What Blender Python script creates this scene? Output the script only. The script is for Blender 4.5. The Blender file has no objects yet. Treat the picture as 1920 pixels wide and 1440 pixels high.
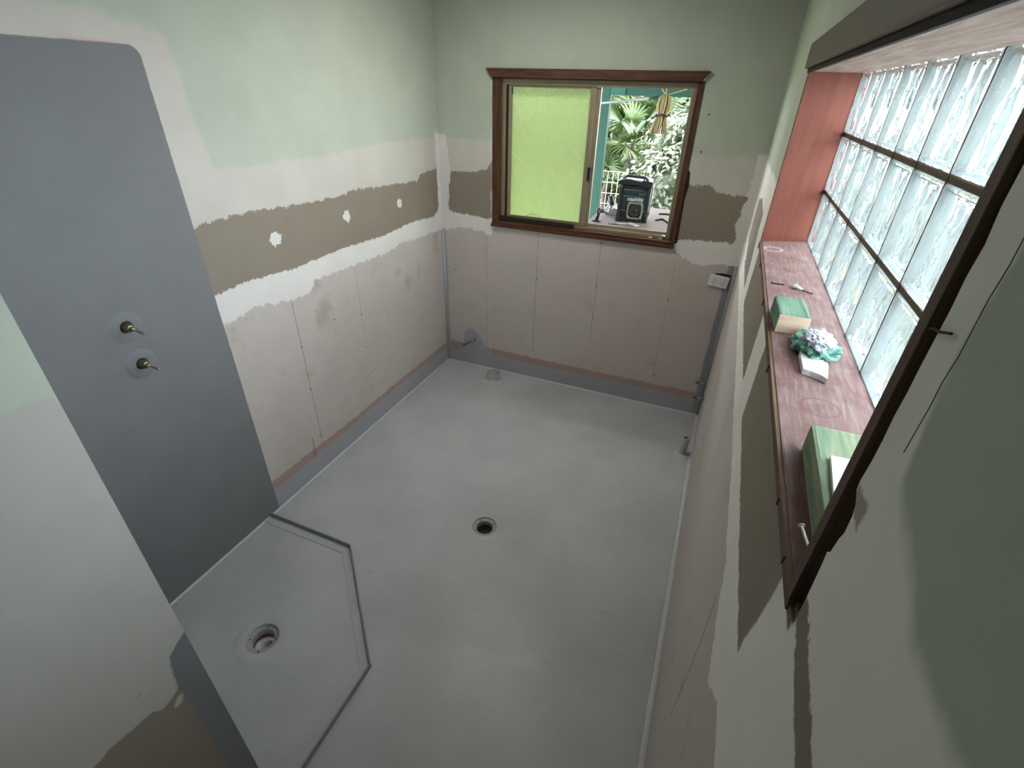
import bpy, bmesh, math, random
from mathutils import Vector, Matrix, noise as mnoise

SC = bpy.context.scene
C = SC.collection
PI = math.pi

# ------------------------------------------------------------------ camera
cam_d = bpy.data.cameras.new('camera')
cam = bpy.data.objects.new('camera', cam_d)
C.objects.link(cam)
CP = Vector((1.8726, -3.2243, 2.0))
yaw, pitch, roll = 0.378843, 0.544698, 0.028179
Fv = Vector((-math.sin(yaw) * math.cos(pitch), math.cos(yaw) * math.cos(pitch), -math.sin(pitch)))
Rv = Vector((math.cos(yaw), math.sin(yaw), 0))
Uv = Rv.cross(Fv)
R2 = Rv * math.cos(roll) + Uv * math.sin(roll)
U2 = -Rv * math.sin(roll) + Uv * math.cos(roll)
mw = Matrix((R2, U2, -Fv)).transposed().to_4x4()
mw.translation = CP
cam.matrix_world = mw
cam_d.sensor_fit = 'HORIZONTAL'
cam_d.sensor_width = 36.0
cam_d.lens = 916.8 / 1920.0 * 36.0
cam_d.clip_start = 0.01
cam_d.clip_end = 200
SC.camera = cam

# ------------------------------------------------------------------ sky, sun, exposure
world = bpy.data.worlds.new('sky')
SC.world = world
world.use_nodes = True
wb = world.node_tree.nodes['Background']
wb.inputs['Color'].default_value = (0.87, 0.92, 1.0, 1)
wb.inputs['Strength'].default_value = 19.5
sun_d = bpy.data.lights.new('sun', 'SUN')
sun_d.energy = 22.0
sun_d.angle = 0.02
sun_d.color = (1.0, 0.95, 0.86)
sun = bpy.data.objects.new('sun', sun_d)
C.objects.link(sun)
sun.rotation_euler = Vector((0.42, 0.38, -0.82)).to_track_quat('-Z', 'Y').to_euler()
SC.view_settings.view_transform = 'Standard'
SC.view_settings.look = 'None'
SC.view_settings.gamma = 1.0
SC.view_settings.use_curve_mapping = False
SC.view_settings.exposure = 0.12
try:
    SC.cycles.use_denoising = True
    SC.cycles.max_bounces = 6
    SC.cycles.diffuse_bounces = 3
    SC.cycles.glossy_bounces = 3
    SC.cycles.transmission_bounces = 6
    SC.cycles.sample_clamp_indirect = 12.0
    SC.cycles.use_guiding = True
    SC.cycles.caustics_reflective = False
    SC.cycles.use_adaptive_sampling = True
    SC.cycles.adaptive_threshold = 0.22
    SC.cycles.adaptive_min_samples = 24
except Exception:
    pass

# ------------------------------------------------------------------ helpers: objects
LOC = {}


def obj(name, bm, mat, parent=None, smooth=False, local=False):
    """link a bmesh as ONE mesh object; coordinates are world unless local"""
    me = bpy.data.meshes.new(name)
    if parent is not None and not local:
        bmesh.ops.translate(bm, verts=bm.verts, vec=-LOC.get(parent, Vector((0, 0, 0))))
    if smooth:
        for f in bm.faces:
            f.smooth = True
    bm.normal_update()
    bm.to_mesh(me)
    bm.free()
    if isinstance(mat, (list, tuple)):
        for m in mat:
            me.materials.append(m)
    else:
        me.materials.append(mat)
    o = bpy.data.objects.new(name, me)
    C.objects.link(o)
    if parent is not None:
        o.parent = parent
        LOC[o] = LOC.get(parent, Vector((0, 0, 0)))
    return o


def tag(o, label, cat, group=None):
    o['label'] = label
    o['category'] = cat
    if group:
        o['group'] = group
    return o


def thing(name, label, cat, loc, rz=0.0, group=None):
    o = bpy.data.objects.new(name, None)
    o.empty_display_size = 0.05
    C.objects.link(o)
    o.location = loc
    o.rotation_euler = (0, 0, rz)
    LOC[o] = Vector(loc)
    return tag(o, label, cat, group)


def struct(o, label, cat='room'):
    o['kind'] = 'structure'
    o['label'] = label
    o['category'] = cat
    return o


def origin(o, loc):
    """move a one-mesh thing's origin to its base without moving the mesh"""
    loc = Vector(loc)
    o.data.transform(Matrix.Translation(-loc))
    o.location = loc
    LOC[o] = loc
    return o


def NB():
    return bmesh.new()


def box(bm, x0, x1, y0, y1, z0, z1, bev=0.0, M=None):
    r = bmesh.ops.create_cube(bm, size=1.0)
    vs = r['verts']
    for v in vs:
        v.co = Vector((x0 + (v.co.x + .5) * (x1 - x0), y0 + (v.co.y + .5) * (y1 - y0), z0 + (v.co.z + .5) * (z1 - z0)))
    if bev > 0:
        es = list({e for v in vs for e in v.link_edges})
        r2 = bmesh.ops.bevel(bm, geom=es, offset=bev, segments=2, profile=0.6, affect='EDGES')
        vs = list({v for f in r2['faces'] for v in f.verts} | {v for v in vs if v.is_valid})
    if M is not None:
        bmesh.ops.transform(bm, matrix=M, verts=[v for v in vs if v.is_valid])
    return bm


def cyl(bm, p0, p1, r0, r1=None, seg=20, caps=True):
    p0, p1 = Vector(p0), Vector(p1)
    r1 = r0 if r1 is None else r1
    d = (p1 - p0).normalized()
    a = d.orthogonal().normalized()
    b = d.cross(a)
    A, B = [], []
    for i in range(seg):
        t = 2 * PI * i / seg
        o = a * math.cos(t) + b * math.sin(t)
        A.append(bm.verts.new(p0 + o * r0))
        B.append(bm.verts.new(p1 + o * r1))
    for i in range(seg):
        j = (i + 1) % seg
        bm.faces.new((A[i], A[j], B[j], B[i]))
    if caps:
        bm.faces.new(A[::-1])
        bm.faces.new(B)
    return bm


def tube(bm, pts, r, seg=8, caps=True):
    pts = [Vector(p) for p in pts]
    rs = r if isinstance(r, (list, tuple)) else [r] * len(pts)
    rings = []
    a = None
    for i, p in enumerate(pts):
        d = (pts[min(i + 1, len(pts) - 1)] - pts[max(i - 1, 0)]).normalized()
        if a is None:
            a = d.orthogonal().normalized()
        else:
            a = (a - d * a.dot(d)).normalized()
        b = d.cross(a)
        rings.append([bm.verts.new(p + (a * math.cos(2 * PI * k / seg) + b * math.sin(2 * PI * k / seg)) * rs[i]) for k in range(seg)])
    for i in range(len(rings) - 1):
        for k in range(seg):
            j = (k + 1) % seg
            bm.faces.new((rings[i][k], rings[i][j], rings[i + 1][j], rings[i + 1][k]))
    if caps:
        bm.faces.new(rings[0][::-1])
        bm.faces.new(rings[-1])
    return bm


def lathe(bm, prof, M=None, seg=40, close=False):
    """revolve (r,z) profile about z"""
    rings = []
    for (r, z) in prof:
        rings.append([bm.verts.new((r * math.cos(2 * PI * k / seg), r * math.sin(2 * PI * k / seg), z)) for k in range(seg)])
    n = len(rings)
    for i in range(n if close else n - 1):
        A, B = rings[i], rings[(i + 1) % n]
        for k in range(seg):
            j = (k + 1) % seg
            bm.faces.new((A[k], A[j], B[j], B[k]))
    if M is not None:
        bmesh.ops.transform(bm, matrix=M, verts=[v for rg in rings for v in rg])
    return bm


def prism(bm, poly, axis, d0, d1):
    """extrude a 2D polygon along axis (0,1,2)"""
    def P(q, d):
        if axis == 0:
            return (d, q[0], q[1])
        if axis == 1:
            return (q[0], d, q[1])
        return (q[0], q[1], d)
    A = [bm.verts.new(P(q, d0)) for q in poly]
    B = [bm.verts.new(P(q, d1)) for q in poly]
    n = len(poly)
    bm.faces.new(A[::-1])
    bm.faces.new(B)
    for i in range(n):
        j = (i + 1) % n
        bm.faces.new((A[i], A[j], B[j], B[i]))
    bmesh.ops.recalc_face_normals(bm, faces=bm.faces)
    return bm


def plate(bm, outer, holes, axis, d0, d1):
    """flat board with holes, extruded from d0 to d1"""
    def P(q, d):
        if axis == 0:
            return (d, q[0], q[1])
        if axis == 1:
            return (q[0], d, q[1])
        return (q[0], q[1], d)
    loops = []
    edges = []
    for lp in [outer] + holes:
        vs = [bm.verts.new(P(q, d0)) for q in lp]
        loops.append(vs)
        for i in range(len(vs)):
            edges.append(bm.edges.new((vs[i], vs[(i + 1) % len(vs)])))
    r = bmesh.ops.triangle_fill(bm, edges=edges, use_beauty=True, use_dissolve=False)
    fs = [g for g in r['geom'] if isinstance(g, bmesh.types.BMFace)]
    back = {}
    for lp in loops:
        for v in lp:
            c = list(v.co)
            c[axis] = d1
            back[v] = bm.verts.new(c)
    for f in fs:
        bm.faces.new([back[v] for v in reversed(f.verts)])
    for lp in loops:
        for i in range(len(lp)):
            j = (i + 1) % len(lp)
            bm.faces.new((lp[i], lp[j], back[lp[j]], back[lp[i]]))
    bmesh.ops.recalc_face_normals(bm, faces=bm.faces)
    return bm


def circle(cx, cy, r, n=40):
    return [(cx + r * math.cos(2 * PI * i / n), cy + r * math.sin(2 * PI * i / n)) for i in range(n)]


def align(direction, at):
    """matrix taking +z to direction, placed at a point"""
    q = Vector(direction).to_track_quat('Z', 'Y')
    return Matrix.Translation(Vector(at)) @ q.to_matrix().to_4x4()


# ------------------------------------------------------------------ helpers: materials
class NT:
    def __init__(s, name):
        s.m = bpy.data.materials.new(name)
        s.m.use_nodes = True
        s.t = s.m.node_tree
        s.b = s.t.nodes['Principled BSDF']
        s.out = s.t.nodes['Material Output']
        s._oc = None
        s._nz = {}

    def n(s, typ):
        return s.t.nodes.new(typ)

    def put(s, sock, v):
        if isinstance(v, bpy.types.NodeSocket):
            s.t.links.new(v, sock)
        elif v is not None:
            if sock.type == 'RGBA' and len(v) == 3:
                v = (*v, 1)
            sock.default_value = v

    def math(s, op, a, b=None, c=None, clamp=False):
        nd = s.n('ShaderNodeMath')
        nd.operation = op
        nd.use_clamp = clamp
        for i, v in enumerate((a, b, c)):
            if v is not None:
                s.put(nd.inputs[i], v)
        return nd.outputs[0]

    def oc(s):
        if s._oc is None:
            s._oc = s.n('ShaderNodeTexCoord').outputs['Object']
        return s._oc

    def sep(s):
        nd = s.n('ShaderNodeSeparateXYZ')
        s.put(nd.inputs[0], s.oc())
        return nd.outputs

    def comb(s, x, y, z):
        nd = s.n('ShaderNodeCombineXYZ')
        for i, v in enumerate((x, y, z)):
            s.put(nd.inputs[i], v)
        return nd.outputs[0]

    def noise(s, vec=None, scale=5.0, detail=3.0, rough=0.55, dist=0.0):
        key = (scale, detail, rough)
        if vec is None and key in s._nz:
            return s._nz[key]
        nd = s.n('ShaderNodeTexNoise')
        s.put(nd.inputs['Vector'], vec if vec is not None else s.oc())
        nd.inputs['Scale'].default_value = scale
        nd.inputs['Detail'].default_value = detail
        nd.inputs['Roughness'].default_value = rough
        nd.inputs['Distortion'].default_value = dist
        if vec is None:
            s._nz[key] = nd.outputs['Fac']
        return nd.outputs['Fac']

    def rng(s, v, a, b, c=0.0, d=1.0, smooth=True):
        nd = s.n('ShaderNodeMapRange')
        nd.interpolation_type = 'SMOOTHSTEP' if smooth else 'LINEAR'
        s.put(nd.inputs[0], v)
        for i, x in enumerate((a, b, c, d)):
            s.put(nd.inputs[i + 1], x)
        return nd.outputs[0]

    def mix(s, f, a, b, blend='MIX'):
        nd = s.n('ShaderNodeMix')
        nd.data_type = 'RGBA'
        nd.blend_type = blend
        s.put(nd.inputs[0], f)
        s.put(nd.inputs[6], a)
        s.put(nd.inputs[7], b)
        return nd.outputs[2]

    def mixf(s, f, a, b):
        nd = s.n('ShaderNodeMix')
        nd.data_type = 'FLOAT'
        s.put(nd.inputs[0], f)
        s.put(nd.inputs[2], a)
        s.put(nd.inputs[3], b)
        return nd.outputs[0]

    def bump(s, h, strength=0.3, dist=0.002):
        nd = s.n('ShaderNodeBump')
        nd.inputs['Strength'].default_value = strength
        nd.inputs['Distance'].default_value = dist
        s.put(nd.inputs['Height'], h)
        s.put(s.b.inputs['Normal'], nd.outputs[0])

    def scale(s, vec, sx, sy, sz):
        nd = s.n('ShaderNodeVectorMath')
        nd.operation = 'MULTIPLY'
        s.put(nd.inputs[0], vec)
        nd.inputs[1].default_value = (sx, sy, sz)
        return nd.outputs[0]

    def curve(s, v, pts):
        """piecewise-linear function of v through pts (v, value)"""
        pts = sorted(pts)
        a0, a1 = pts[0][0], pts[-1][0]
        b0 = min(p[1] for p in pts)
        b1 = max(p[1] for p in pts)
        if b1 - b0 < 1e-6:
            return b0
        nd = s.n('ShaderNodeFloatCurve')
        cv = nd.mapping.curves[0]
        while len(cv.points) > 2:
            cv.points.remove(cv.points[-1])
        q = [((p[0] - a0) / (a1 - a0), (p[1] - b0) / (b1 - b0)) for p in pts]
        cv.points[0].location = q[0]
        cv.points[1].location = q[-1]
        for p in q[1:-1]:
            cv.points.new(*p)
        for p in cv.points:
            p.handle_type = 'VECTOR'
        nd.mapping.update()
        s.put(nd.inputs['Value'], s.rng(v, a0, a1, smooth=False))
        return s.math('MULTIPLY_ADD', nd.outputs[0], b1 - b0, b0)

    def done(s, col=None, rough=None, spec=None, metal=None):
        if col is not None:
            s.put(s.b.inputs['Base Color'], col)
        if rough is not None:
            s.put(s.b.inputs['Roughness'], rough)
        if spec is not None:
            s.b.inputs['Specular IOR Level'].default_value = spec
        if metal is not None:
            s.b.inputs['Metallic'].default_value = metal
        return s.m


def plain(name, col, rough=0.6, metal=0.0, var=0.12, scale=25.0, spec=0.4, bump=0.0, bscale=120.0):
    g = NT(name)
    f = g.noise(scale=scale, detail=4)
    lo = tuple(c * (1 - var) for c in col)
    hi = tuple(min(1, c * (1 + var)) for c in col)
    g.done(g.mix(f, lo, hi), rough, spec, metal)
    if bump:
        g.bump(g.noise(scale=bscale, detail=3), 0.4, bump)
    return g.m


def wood(name, dark, light, axis='y', scale=1.0, rough=0.6, bump=0.0006):
    g = NT(name)
    k = {'x': (2, 26, 26), 'y': (26, 2, 26), 'z': (26, 26, 2)}[axis]
    v = g.scale(g.oc(), *[a * scale for a in k])
    f = g.noise(v, 3.0, 5, 0.6, 0.6)
    f2 = g.noise(scale=6, detail=3)
    col = g.mix(g.rng(f, .3, .7), dark, light)
    col = g.mix(g.math('MULTIPLY', f2, 0.35), col, tuple(c * .7 for c in dark))
    g.done(col, rough, 0.35)
    g.bump(f, 0.5, bump)
    return g.m


def RAG(f):
    return 8.0 if f < 11 else 22.0


def layered(name, ax, base, layers, fine=0.00025):
    """wall finish built from coats: each layer = dict(c, t=[terms], r, h, c2)"""
    g = NT(name)
    s = g.sep()
    u, v = s[{'x': 0, 'y': 1}[ax]], s[2]
    big = g.noise(scale=5.0, detail=3, rough=.6)
    w = g.rng(big, .3, .7)
    col = base
    rough = 0.75
    hgt = g.noise(scale=160, detail=1)
    for L in layers:
        m = None
        for t in L['t']:
            k = t[0]
            if k in ('v>', 'v<', 'u>', 'u<'):
                _, cv, soft, amp, freq = t
                a, b = (v, u) if k[0] == 'v' else (u, v)
                c = g.curve(b, cv) if isinstance(cv, list) else cv
                d = g.math('SUBTRACT', a, c)
                if amp:
                    nz = g.noise(scale=RAG(freq), detail=3, rough=.7)
                    d = g.math('ADD', d, g.math('MULTIPLY_ADD', nz, 6 * amp, -3.0 * amp))
                    if soft < .005 and freq > 11:
                        nz = g.noise(scale=90, detail=3, rough=.7)
                        d = g.math('ADD', d, g.math('MULTIPLY_ADD', nz, 3.2 * amp, -1.6 * amp))
                mm = g.rng(d, -soft, soft) if k[1] == '>' else g.rng(d, soft, -soft)
            elif k == 'disc':
                _, cu, cv, r, soft, amp, freq = t
                du = g.math('SUBTRACT', u, cu)
                dv = g.math('SUBTRACT', v, cv)
                d = g.math('SQRT', g.math('ADD', g.math('MULTIPLY', du, du), g.math('MULTIPLY', dv, dv)))
                if amp:
                    nz = g.noise(scale=RAG(freq), detail=3, rough=.7)
                    d = g.math('ADD', d, g.math('MULTIPLY_ADD', nz, 4 * amp, -2 * amp))
                mm = g.rng(d, r + soft, r - soft)
            elif k == 'round':      # u < cu and v < cv with a rounded corner
                _, cu, cv, r, soft, amp, freq = t
                du = g.math('MAXIMUM', g.math('SUBTRACT', u, cu - r), 0.0)
                dv = g.math('MAXIMUM', g.math('SUBTRACT', v, cv - r), 0.0)
                d = g.math('SQRT', g.math('ADD', g.math('MULTIPLY', du, du), g.math('MULTIPLY', dv, dv)))
                nz = g.noise(scale=RAG(freq), detail=3, rough=.7)
                d = g.math('ADD', d, g.math('MULTIPLY_ADD', nz, 2 * amp, -amp))
                mm = g.rng(d, r + soft, r - soft)
            elif k == 'noise':
                _, sc, lo, hi = t
                mm = g.rng(g.noise(scale=5.0, detail=3, rough=.6), lo, hi)
            elif k == 'k':
                mm = t[1]
            m = mm if m is None else g.math('MULTIPLY', m, mm)
        col = g.mix(m, col, L['c'])
        if L.get('r', .75) < .7:
            rough = g.mixf(m, rough, L['r'])
    mott = g.mix(w, (.965, .965, .965), (1.03, 1.03, 1.03))
    col = g.mix(1.0, col, mott, 'MULTIPLY')
    g.done(col, rough, 0.35)
    g.bump(hgt, 0.3, 0.0005)
    return g.m


GREEN = (0.490, 0.535, 0.440)
COMP = (0.600, 0.570, 0.515)
COMP_LIT = (0.880, 0.855, 0.800)  # compound lightened for the right wall: missing light put into the colour
COMP_DIM = (0.490, 0.470, 0.430)  # same compound darkened for the nib: dimmer light put into the colour
COMP2 = (0.760, 0.735, 0.700)
BRD1 = (0.570, 0.515, 0.475)
BRD2 = (0.275, 0.232, 0.184)
GREY = (0.198, 0.202, 0.210)
MEMB = (0.390, 0.395, 0.430)
PINK = (0.430, 0.310, 0.275)
DARK = (0.09, 0.08, 0.07)
STAIN = (0.26, 0.21, 0.155)

W = 2.045      # room width
YN = -2.90     # shower return wall
XN = 0.98      # nib face
TOP = 2.62

# ------------------------------------------------------------------ materials of the room
m_left = layered('wall finish left', 'y', BRD1, [
    dict(c=STAIN, var=.2, r=.8, t=[('v<', 1.10, .1, .06, 5), ('v>', 0.85, .12, .08, 4), ('noise', 5, .50, .72), ('k', .45)]),
    dict(c=(.36, .30, .25), r=.8, t=[('v<', .9, .2, .1, 4), ('noise', 4.2, .56, .8), ('k', .5)]),
    dict(c=BRD2, var=.10, t=[('v>', 1.17, .004, 0, 1)]),
    dict(c=STAIN, var=.1, t=[('v>', 1.17, .004, 0, 1), ('noise', 6, .6, .75), ('k', .45)]),
    dict(c=GREEN, var=.03, t=[('v>', 1.62, .004, 0, 1)]),
    # pink primer and grey membrane along the floor
    dict(c=PINK, var=.1, r=.7, t=[('v<', [(-2.9, .19), (-1.9, .19), (-1.2, .17), (-.5, .175), (0, .17)], .004, .006, 14)]),
    dict(c=MEMB, var=.07, r=.42, h=.3, t=[('v<', [(-2.9, .13), (-1.9, .13), (-1.45, .125), (-.8, .14), (0, .12)], .012, .008, 10)]),
    dict(c=MEMB, r=.4, t=[('u>', -.022, .002, .003, 20), ('v<', 1.12, .01, 0, 1)]),
    # joint compound: sheet joint, upper band, beside and over the shower, corner, fixings
    dict(c=COMP2, h=.9, var=.03, t=[('v<', [(-1.95, 1.222), (-1.75, 1.235), (-1.45, 1.215), (-1.1, 1.222), (-.7, 1.205), (-.4, 1.222), (-.12, 1.2), (-.06, 1.235), (0, 1.3)], .0025, .006, 20),
                                    ('v>', [(-1.95, 1.085), (-1.8, 1.10), (-1.72, 1.115), (-1.6, 1.085), (-1.45, 1.065), (-1.37, 1.075), (-1.34, 1.118), (-1.0, 1.105), (-.7, 1.095), (-.55, 1.118), (-.2, 1.10), (0, 1.09)], .0025, .012, 24)]),
    dict(c=COMP, h=.8, var=.02, t=[('v>', [(-1.95, 1.49), (-1.85, 1.515), (-1.6, 1.513), (-1.3, 1.495), (-1.0, 1.487), (-.985, 1.505), (-.7, 1.487), (-.3, 1.465), (-.25, 1.50), (-.02, 1.515), (0, 1.5)], .0025, .008, 26),
                                   ('v<', [(-1.95, 1.70), (-1.2, 1.695), (-.6, 1.715), (0, 1.70)], .016, .010, 5)]),
    dict(c=COMP, h=.5, var=.02, t=[('u<', [(1.4, -1.74), (1.7, -1.752), (1.95, -1.785), (2.1, -1.80), (2.2, -1.82)], .016, .008, 5), ('v>', [(-1.95, 1.49), (-1.85, 1.515), (-1.6, 1.513)], .0025, .008, 26), ('v<', [(-2.9, 2.20), (-2.2, 2.19), (-1.9, 2.155), (-1.75, 2.10)], .02, .012, 5)]),
    dict(c=(.62, .40, .36), t=[('v>', 2.085, .004, 0, 1), ('v<', 2.098, .006, .004, 9), ('u>', -2.15, .04, 0, 1), ('u<', -1.96, .04, 0, 1), ('k', .5)]),
    dict(c=COMP2, h=.5, var=.03, t=[('u>', -.042, .003, .006, 18), ('v>', 1.095, .004, .006, 20), ('v<', 1.735, .015, .0, 1)]),
    dict(c=COMP2, h=.7, t=[('disc', -1.528, 1.375, .032, .002, .014, 30)]),
    dict(c=COMP2, h=.7, t=[('disc', -1.019, 1.38, .028, .002, .016, 34)]),
    dict(c=COMP2, h=.7, t=[('disc', -.518, 1.365, .025, .002, .018, 30)]),
    # grey waterproofed shower panel with a rounded top corner
    dict(c=GREY, var=.05, r=.62, h=1.2, ms=3.0, t=[('round', -1.905, 2.09, .035, .0025, .003, 12)]),
])

m_back = layered('wall finish back', 'x', BRD1, [
    dict(c=(.36, .31, .26), r=.8, t=[('v<', .95, .2, .1, 4), ('noise', 3.6, .5, .85), ('k', .55)]),
    dict(c=BRD2, var=.08, t=[('v>', 1.17, .004, 0, 1)]),
    dict(c=GREEN, var=.03, t=[('v>', 1.62, .004, 0, 1)]),
    dict(c=PINK, var=.1, r=.7, t=[('v<', [(0, .195), (.13, .185), (.18, .18), (.4, .19), (.6, .185), (1.2, .18), (2.1, .185)], .006, .007, 14)]),
    dict(c=MEMB, var=.06, r=.42, h=.3, t=[('v<', [(0, .12), (.10, .12), (.145, .17), (.165, .28), (.20, .325), (.25, .325), (.31, .26), (.36, .17), (.42, .135), (.6, .13), (2.1, .13)], .006, .006, 12)]),
    dict(c=MEMB, r=.4, t=[('u<', .028, .002, .003, 20), ('v<', 1.12, .01, 0, 1)]),
    dict(c=tuple(x * .75 for x in MEMB), r=.45, t=[('u>', 1.992, .006, .004, 10), ('v<', 1.11, .004, .004, 20)]),
    dict(c=COMP2, h=.9, var=.03, t=[('v<', [(0, 1.24), (.1, 1.225), (.36, 1.205), (.40, 1.21), (.43, 1.205), (1.5, 1.2), (1.72, 1.225), (1.95, 1.235), (2.1, 1.23)], .003, .008, 20),
                                    ('v>', [(0, 1.10), (.2, 1.125), (.33, 1.11), (.38, 1.085), (.42, 1.13), (.43, 1.3), (1.60, 1.3), (1.645, 1.16), (1.70, 1.125), (1.78, 1.085), (1.86, 1.08), (1.93, 1.105), (2.0, 1.10), (2.1, 1.11)], .003, .012, 24)]),
    dict(c=COMP, h=.8, var=.02, t=[('v>', [(0, 1.5), (.1, 1.495), (.3, 1.505), (.37, 1.53), (.40, 1.585), (.45, 1.6), (1.6, 1.56), (1.7, 1.535), (1.78, 1.545), (1.84, 1.51), (1.92, 1.50), (2.1, 1.515)], .003, .010, 26),
                                   ('v<', 1.70, .014, .006, 5)]),
    dict(c=COMP2, h=.5, var=.03, t=[('u<', [(1.0, .055), (1.3, .06), (1.5, .085), (1.8, .05)], .003, .007, 18), ('v>', 1.095, .004, .006, 20), ('v<', 1.72, .015, 0, 1)]),
    dict(c=COMP2, h=.5, var=.03, t=[('u>', [(1.1, 1.97), (1.25, 1.99), (1.35, 1.975), (1.5, 2.0)], .003, .010, 22), ('v>', 1.12, .004, .006, 20), ('v<', 1.72, .015, 0, 1)]),
    dict(c=(.8, .78, .74), t=[('u>', .392, .004, .004, 15), ('u<', .41, .003, 0, 1), ('v>', 1.2, .02, 0, 1), ('v<', 2.04, .01, 0, 1), ('noise', 12, .4, .6), ('k', .6)]),
])

m_right = layered('wall finish right', 'y', BRD1, [
    dict(c=(.36, .30, .25), r=.8, t=[('noise', 4.2, .5, .8), ('k', .5)]),
    dict(c=BRD2, var=.08, t=[('v>', 1.2, .004, 0, 1)]),
    dict(c=GREEN, var=.03, t=[('v>', 1.62, .004, 0, 1)]),
    dict(c=MEMB, var=.06, r=.42, t=[('v<', .055, .004, .004, 12)]),
    dict(c=tuple(x * .75 for x in MEMB), r=.45, t=[('u>', -.05, .006, .004, 10), ('v<', 1.11, .004, .004, 20)]),
    dict(c=COMP_LIT, h=.9, var=.03, t=[('v<', [(-4, 1.27), (-2.4, 1.262), (-1.8, 1.268), (-.9, 1.262), (0, 1.27)], .003, .005, 14),
                                    ('v>', [(-4, 1.135), (-2.85, 1.14), (-2.72, 1.165), (-2.62, 1.05), (-2.52, 1.08), (-2.40, 1.155), (-2.3, 1.15), (-2.15, 1.165), (-1.2, 1.165), (-.5, 1.155), (0, 1.14)], .003, .008, 20)]),
    dict(c=COMP_LIT, h=.6, var=.03, t=[('u>', [(1.1, -.24), (1.25, -.4), (1.28, -.5), (1.35, -.27), (1.55, -.27), (1.7, -.33)], .004, .006, 14), ('v>', 1.13, .01, .004, 20), ('v<', 1.70, .02, 0, 1)]),
    dict(c=COMP_LIT, h=.6, var=.03, t=[('u<', [(1.25, -.92), (1.35, -.88), (1.5, -.80)], .004, .005, 12), ('u>', [(1.25, -1.09), (1.5, -1.12)], .004, .005, 12), ('v>', 1.2, .004, 0, 1), ('v<', 1.56, .01, 0, 1)]),
    dict(c=COMP_LIT, h=.6, var=.03, t=[('u<', -1.795, .004, .006, 12), ('u>', -2.0, .004, .006, 12), ('v>', 1.2, .004, 0, 1), ('v<', 1.56, .01, 0, 1)]),
    dict(c=COMP_LIT, h=.6, var=.03, t=[('u<', [(1.15, -2.685), (1.3, -2.69), (1.5, -2.725)], .004, .004, 9), ('v>', 1.14, .004, .005, 20), ('v<', [(-3.4, 1.40), (-2.96, 1.452), (-2.94, 1.475), (-2.86, 1.492), (-2.80, 1.515), (-2.7, 1.52)], .003, .004, 20)]),
    dict(c=COMP_LIT, h=.7, var=.03, t=[('v>', [(-3.4, 1.52), (-2.96, 1.522), (-2.87, 1.535), (-2.82, 1.55), (-2.8, 1.55), (-1.2, 1.52), (-.9, 1.51), (-.8, 1.56), (-.5, 1.58), (-.28, 1.54), (-.25, 1.5), (0, 1.5)], .003, .006, 18),
                                   ('v<', [(-3.4, 1.715), (-2.96, 1.71), (-2.89, 1.735), (-2.83, 1.765), (-2.75, 1.72), (-1.0, 1.72), (0, 1.70)], .012, .008, 6)]),
    dict(c=COMP_LIT, h=.5, var=.03, t=[('u>', [(1.5, -2.87), (1.75, -2.845), (1.85, -2.832), (2.05, -2.828), (2.3, -2.828)], .006, .006, 8), ('u<', -2.7, .01, 0, 1), ('v>', 1.56, .01, .0, 1)]),
    dict(c=(.17, .145, .11), var=.3, t=[('v>', 1.486, .002, .002, 20), ('v<', 1.505, .002, 0, 1), ('u>', -2.80, .004, 0, 1), ('u<', -1.08, .004, 0, 1)]),
    dict(c=BRD2, t=[('v>', 1.675, .003, .004, 20), ('v<', 1.70, .004, .004, 20), ('u>', -2.825, .004, .004, 25), ('u<', -2.79, .004, 0, 1), ('k', .8)]),
])

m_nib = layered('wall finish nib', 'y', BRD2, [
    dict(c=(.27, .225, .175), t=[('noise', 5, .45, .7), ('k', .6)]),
    dict(c=COMP_DIM, h=.9, var=.025, t=[('v>', [(-4.3, .83), (-3.13, .845), (-3.1, .851), (-3.03, .835), (-3.0, .815), (-2.96, .827), (-2.9, .84)], .0025, .004, 26)]),
    dict(c=COMP_DIM, h=.9, t=[('disc', -2.970, .792, .012, .002, .016, 40)]),
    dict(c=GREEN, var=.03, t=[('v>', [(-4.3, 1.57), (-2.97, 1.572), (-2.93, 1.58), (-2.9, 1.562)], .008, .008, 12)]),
    dict(c=GREY, var=.08, r=.5, h=.4, t=[('u>', [(0, -2.96), (.42, -2.958), (.75, -2.956), (.83, -2.960), (.89, -2.954), (.925, -2.945), (.945, -2.92), (.955, -2.895)], .004, .003, 20), ('v<', .96, .004, 0, 1)]),
    dict(c=(.35, .34, .32), t=[('disc', -3.02, .905, .004, .003, .002, 60), ('k', .6)]),
])

g = NT('membrane floor')
a = g.noise(scale=2.2, detail=5, rough=.6)
b = g.noise(scale=11, detail=5, rough=.6)
c0 = g.mix(g.rng(a, .3, .7), (0.455, .462, .485), (0.535, .542, .565))
c0 = g.mix(g.math('MULTIPLY', g.rng(b, .45, .8), .25), c0, (.56, .56, .57))
s = g.sep()
dx = g.math('SUBTRACT', s[0], 1.28)
dy = g.math('SUBTRACT', s[1], -2.36)
dd = g.math('SQRT', g.math('ADD', g.math('MULTIPLY', dx, dx), g.math('MULTIPLY', dy, dy)))
chalk = g.math('MULTIPLY', g.rng(dd, .30, .02), g.rng(g.noise(scale=140, detail=3), .50, .62))
c0 = g.mix(g.math('MULTIPLY', chalk, .55), c0, (.62, .58, .55))
ln = g.noise(g.scale(g.oc(), 3, 14, 1), 2.0, 3)
c0 = g.mix(g.math('MULTIPLY', g.rng(ln, .62, .75), .18), c0, (.2, .2, .21))
g.done(c0, g.rng(b, .2, .8, .34, .46), .55)
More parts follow.
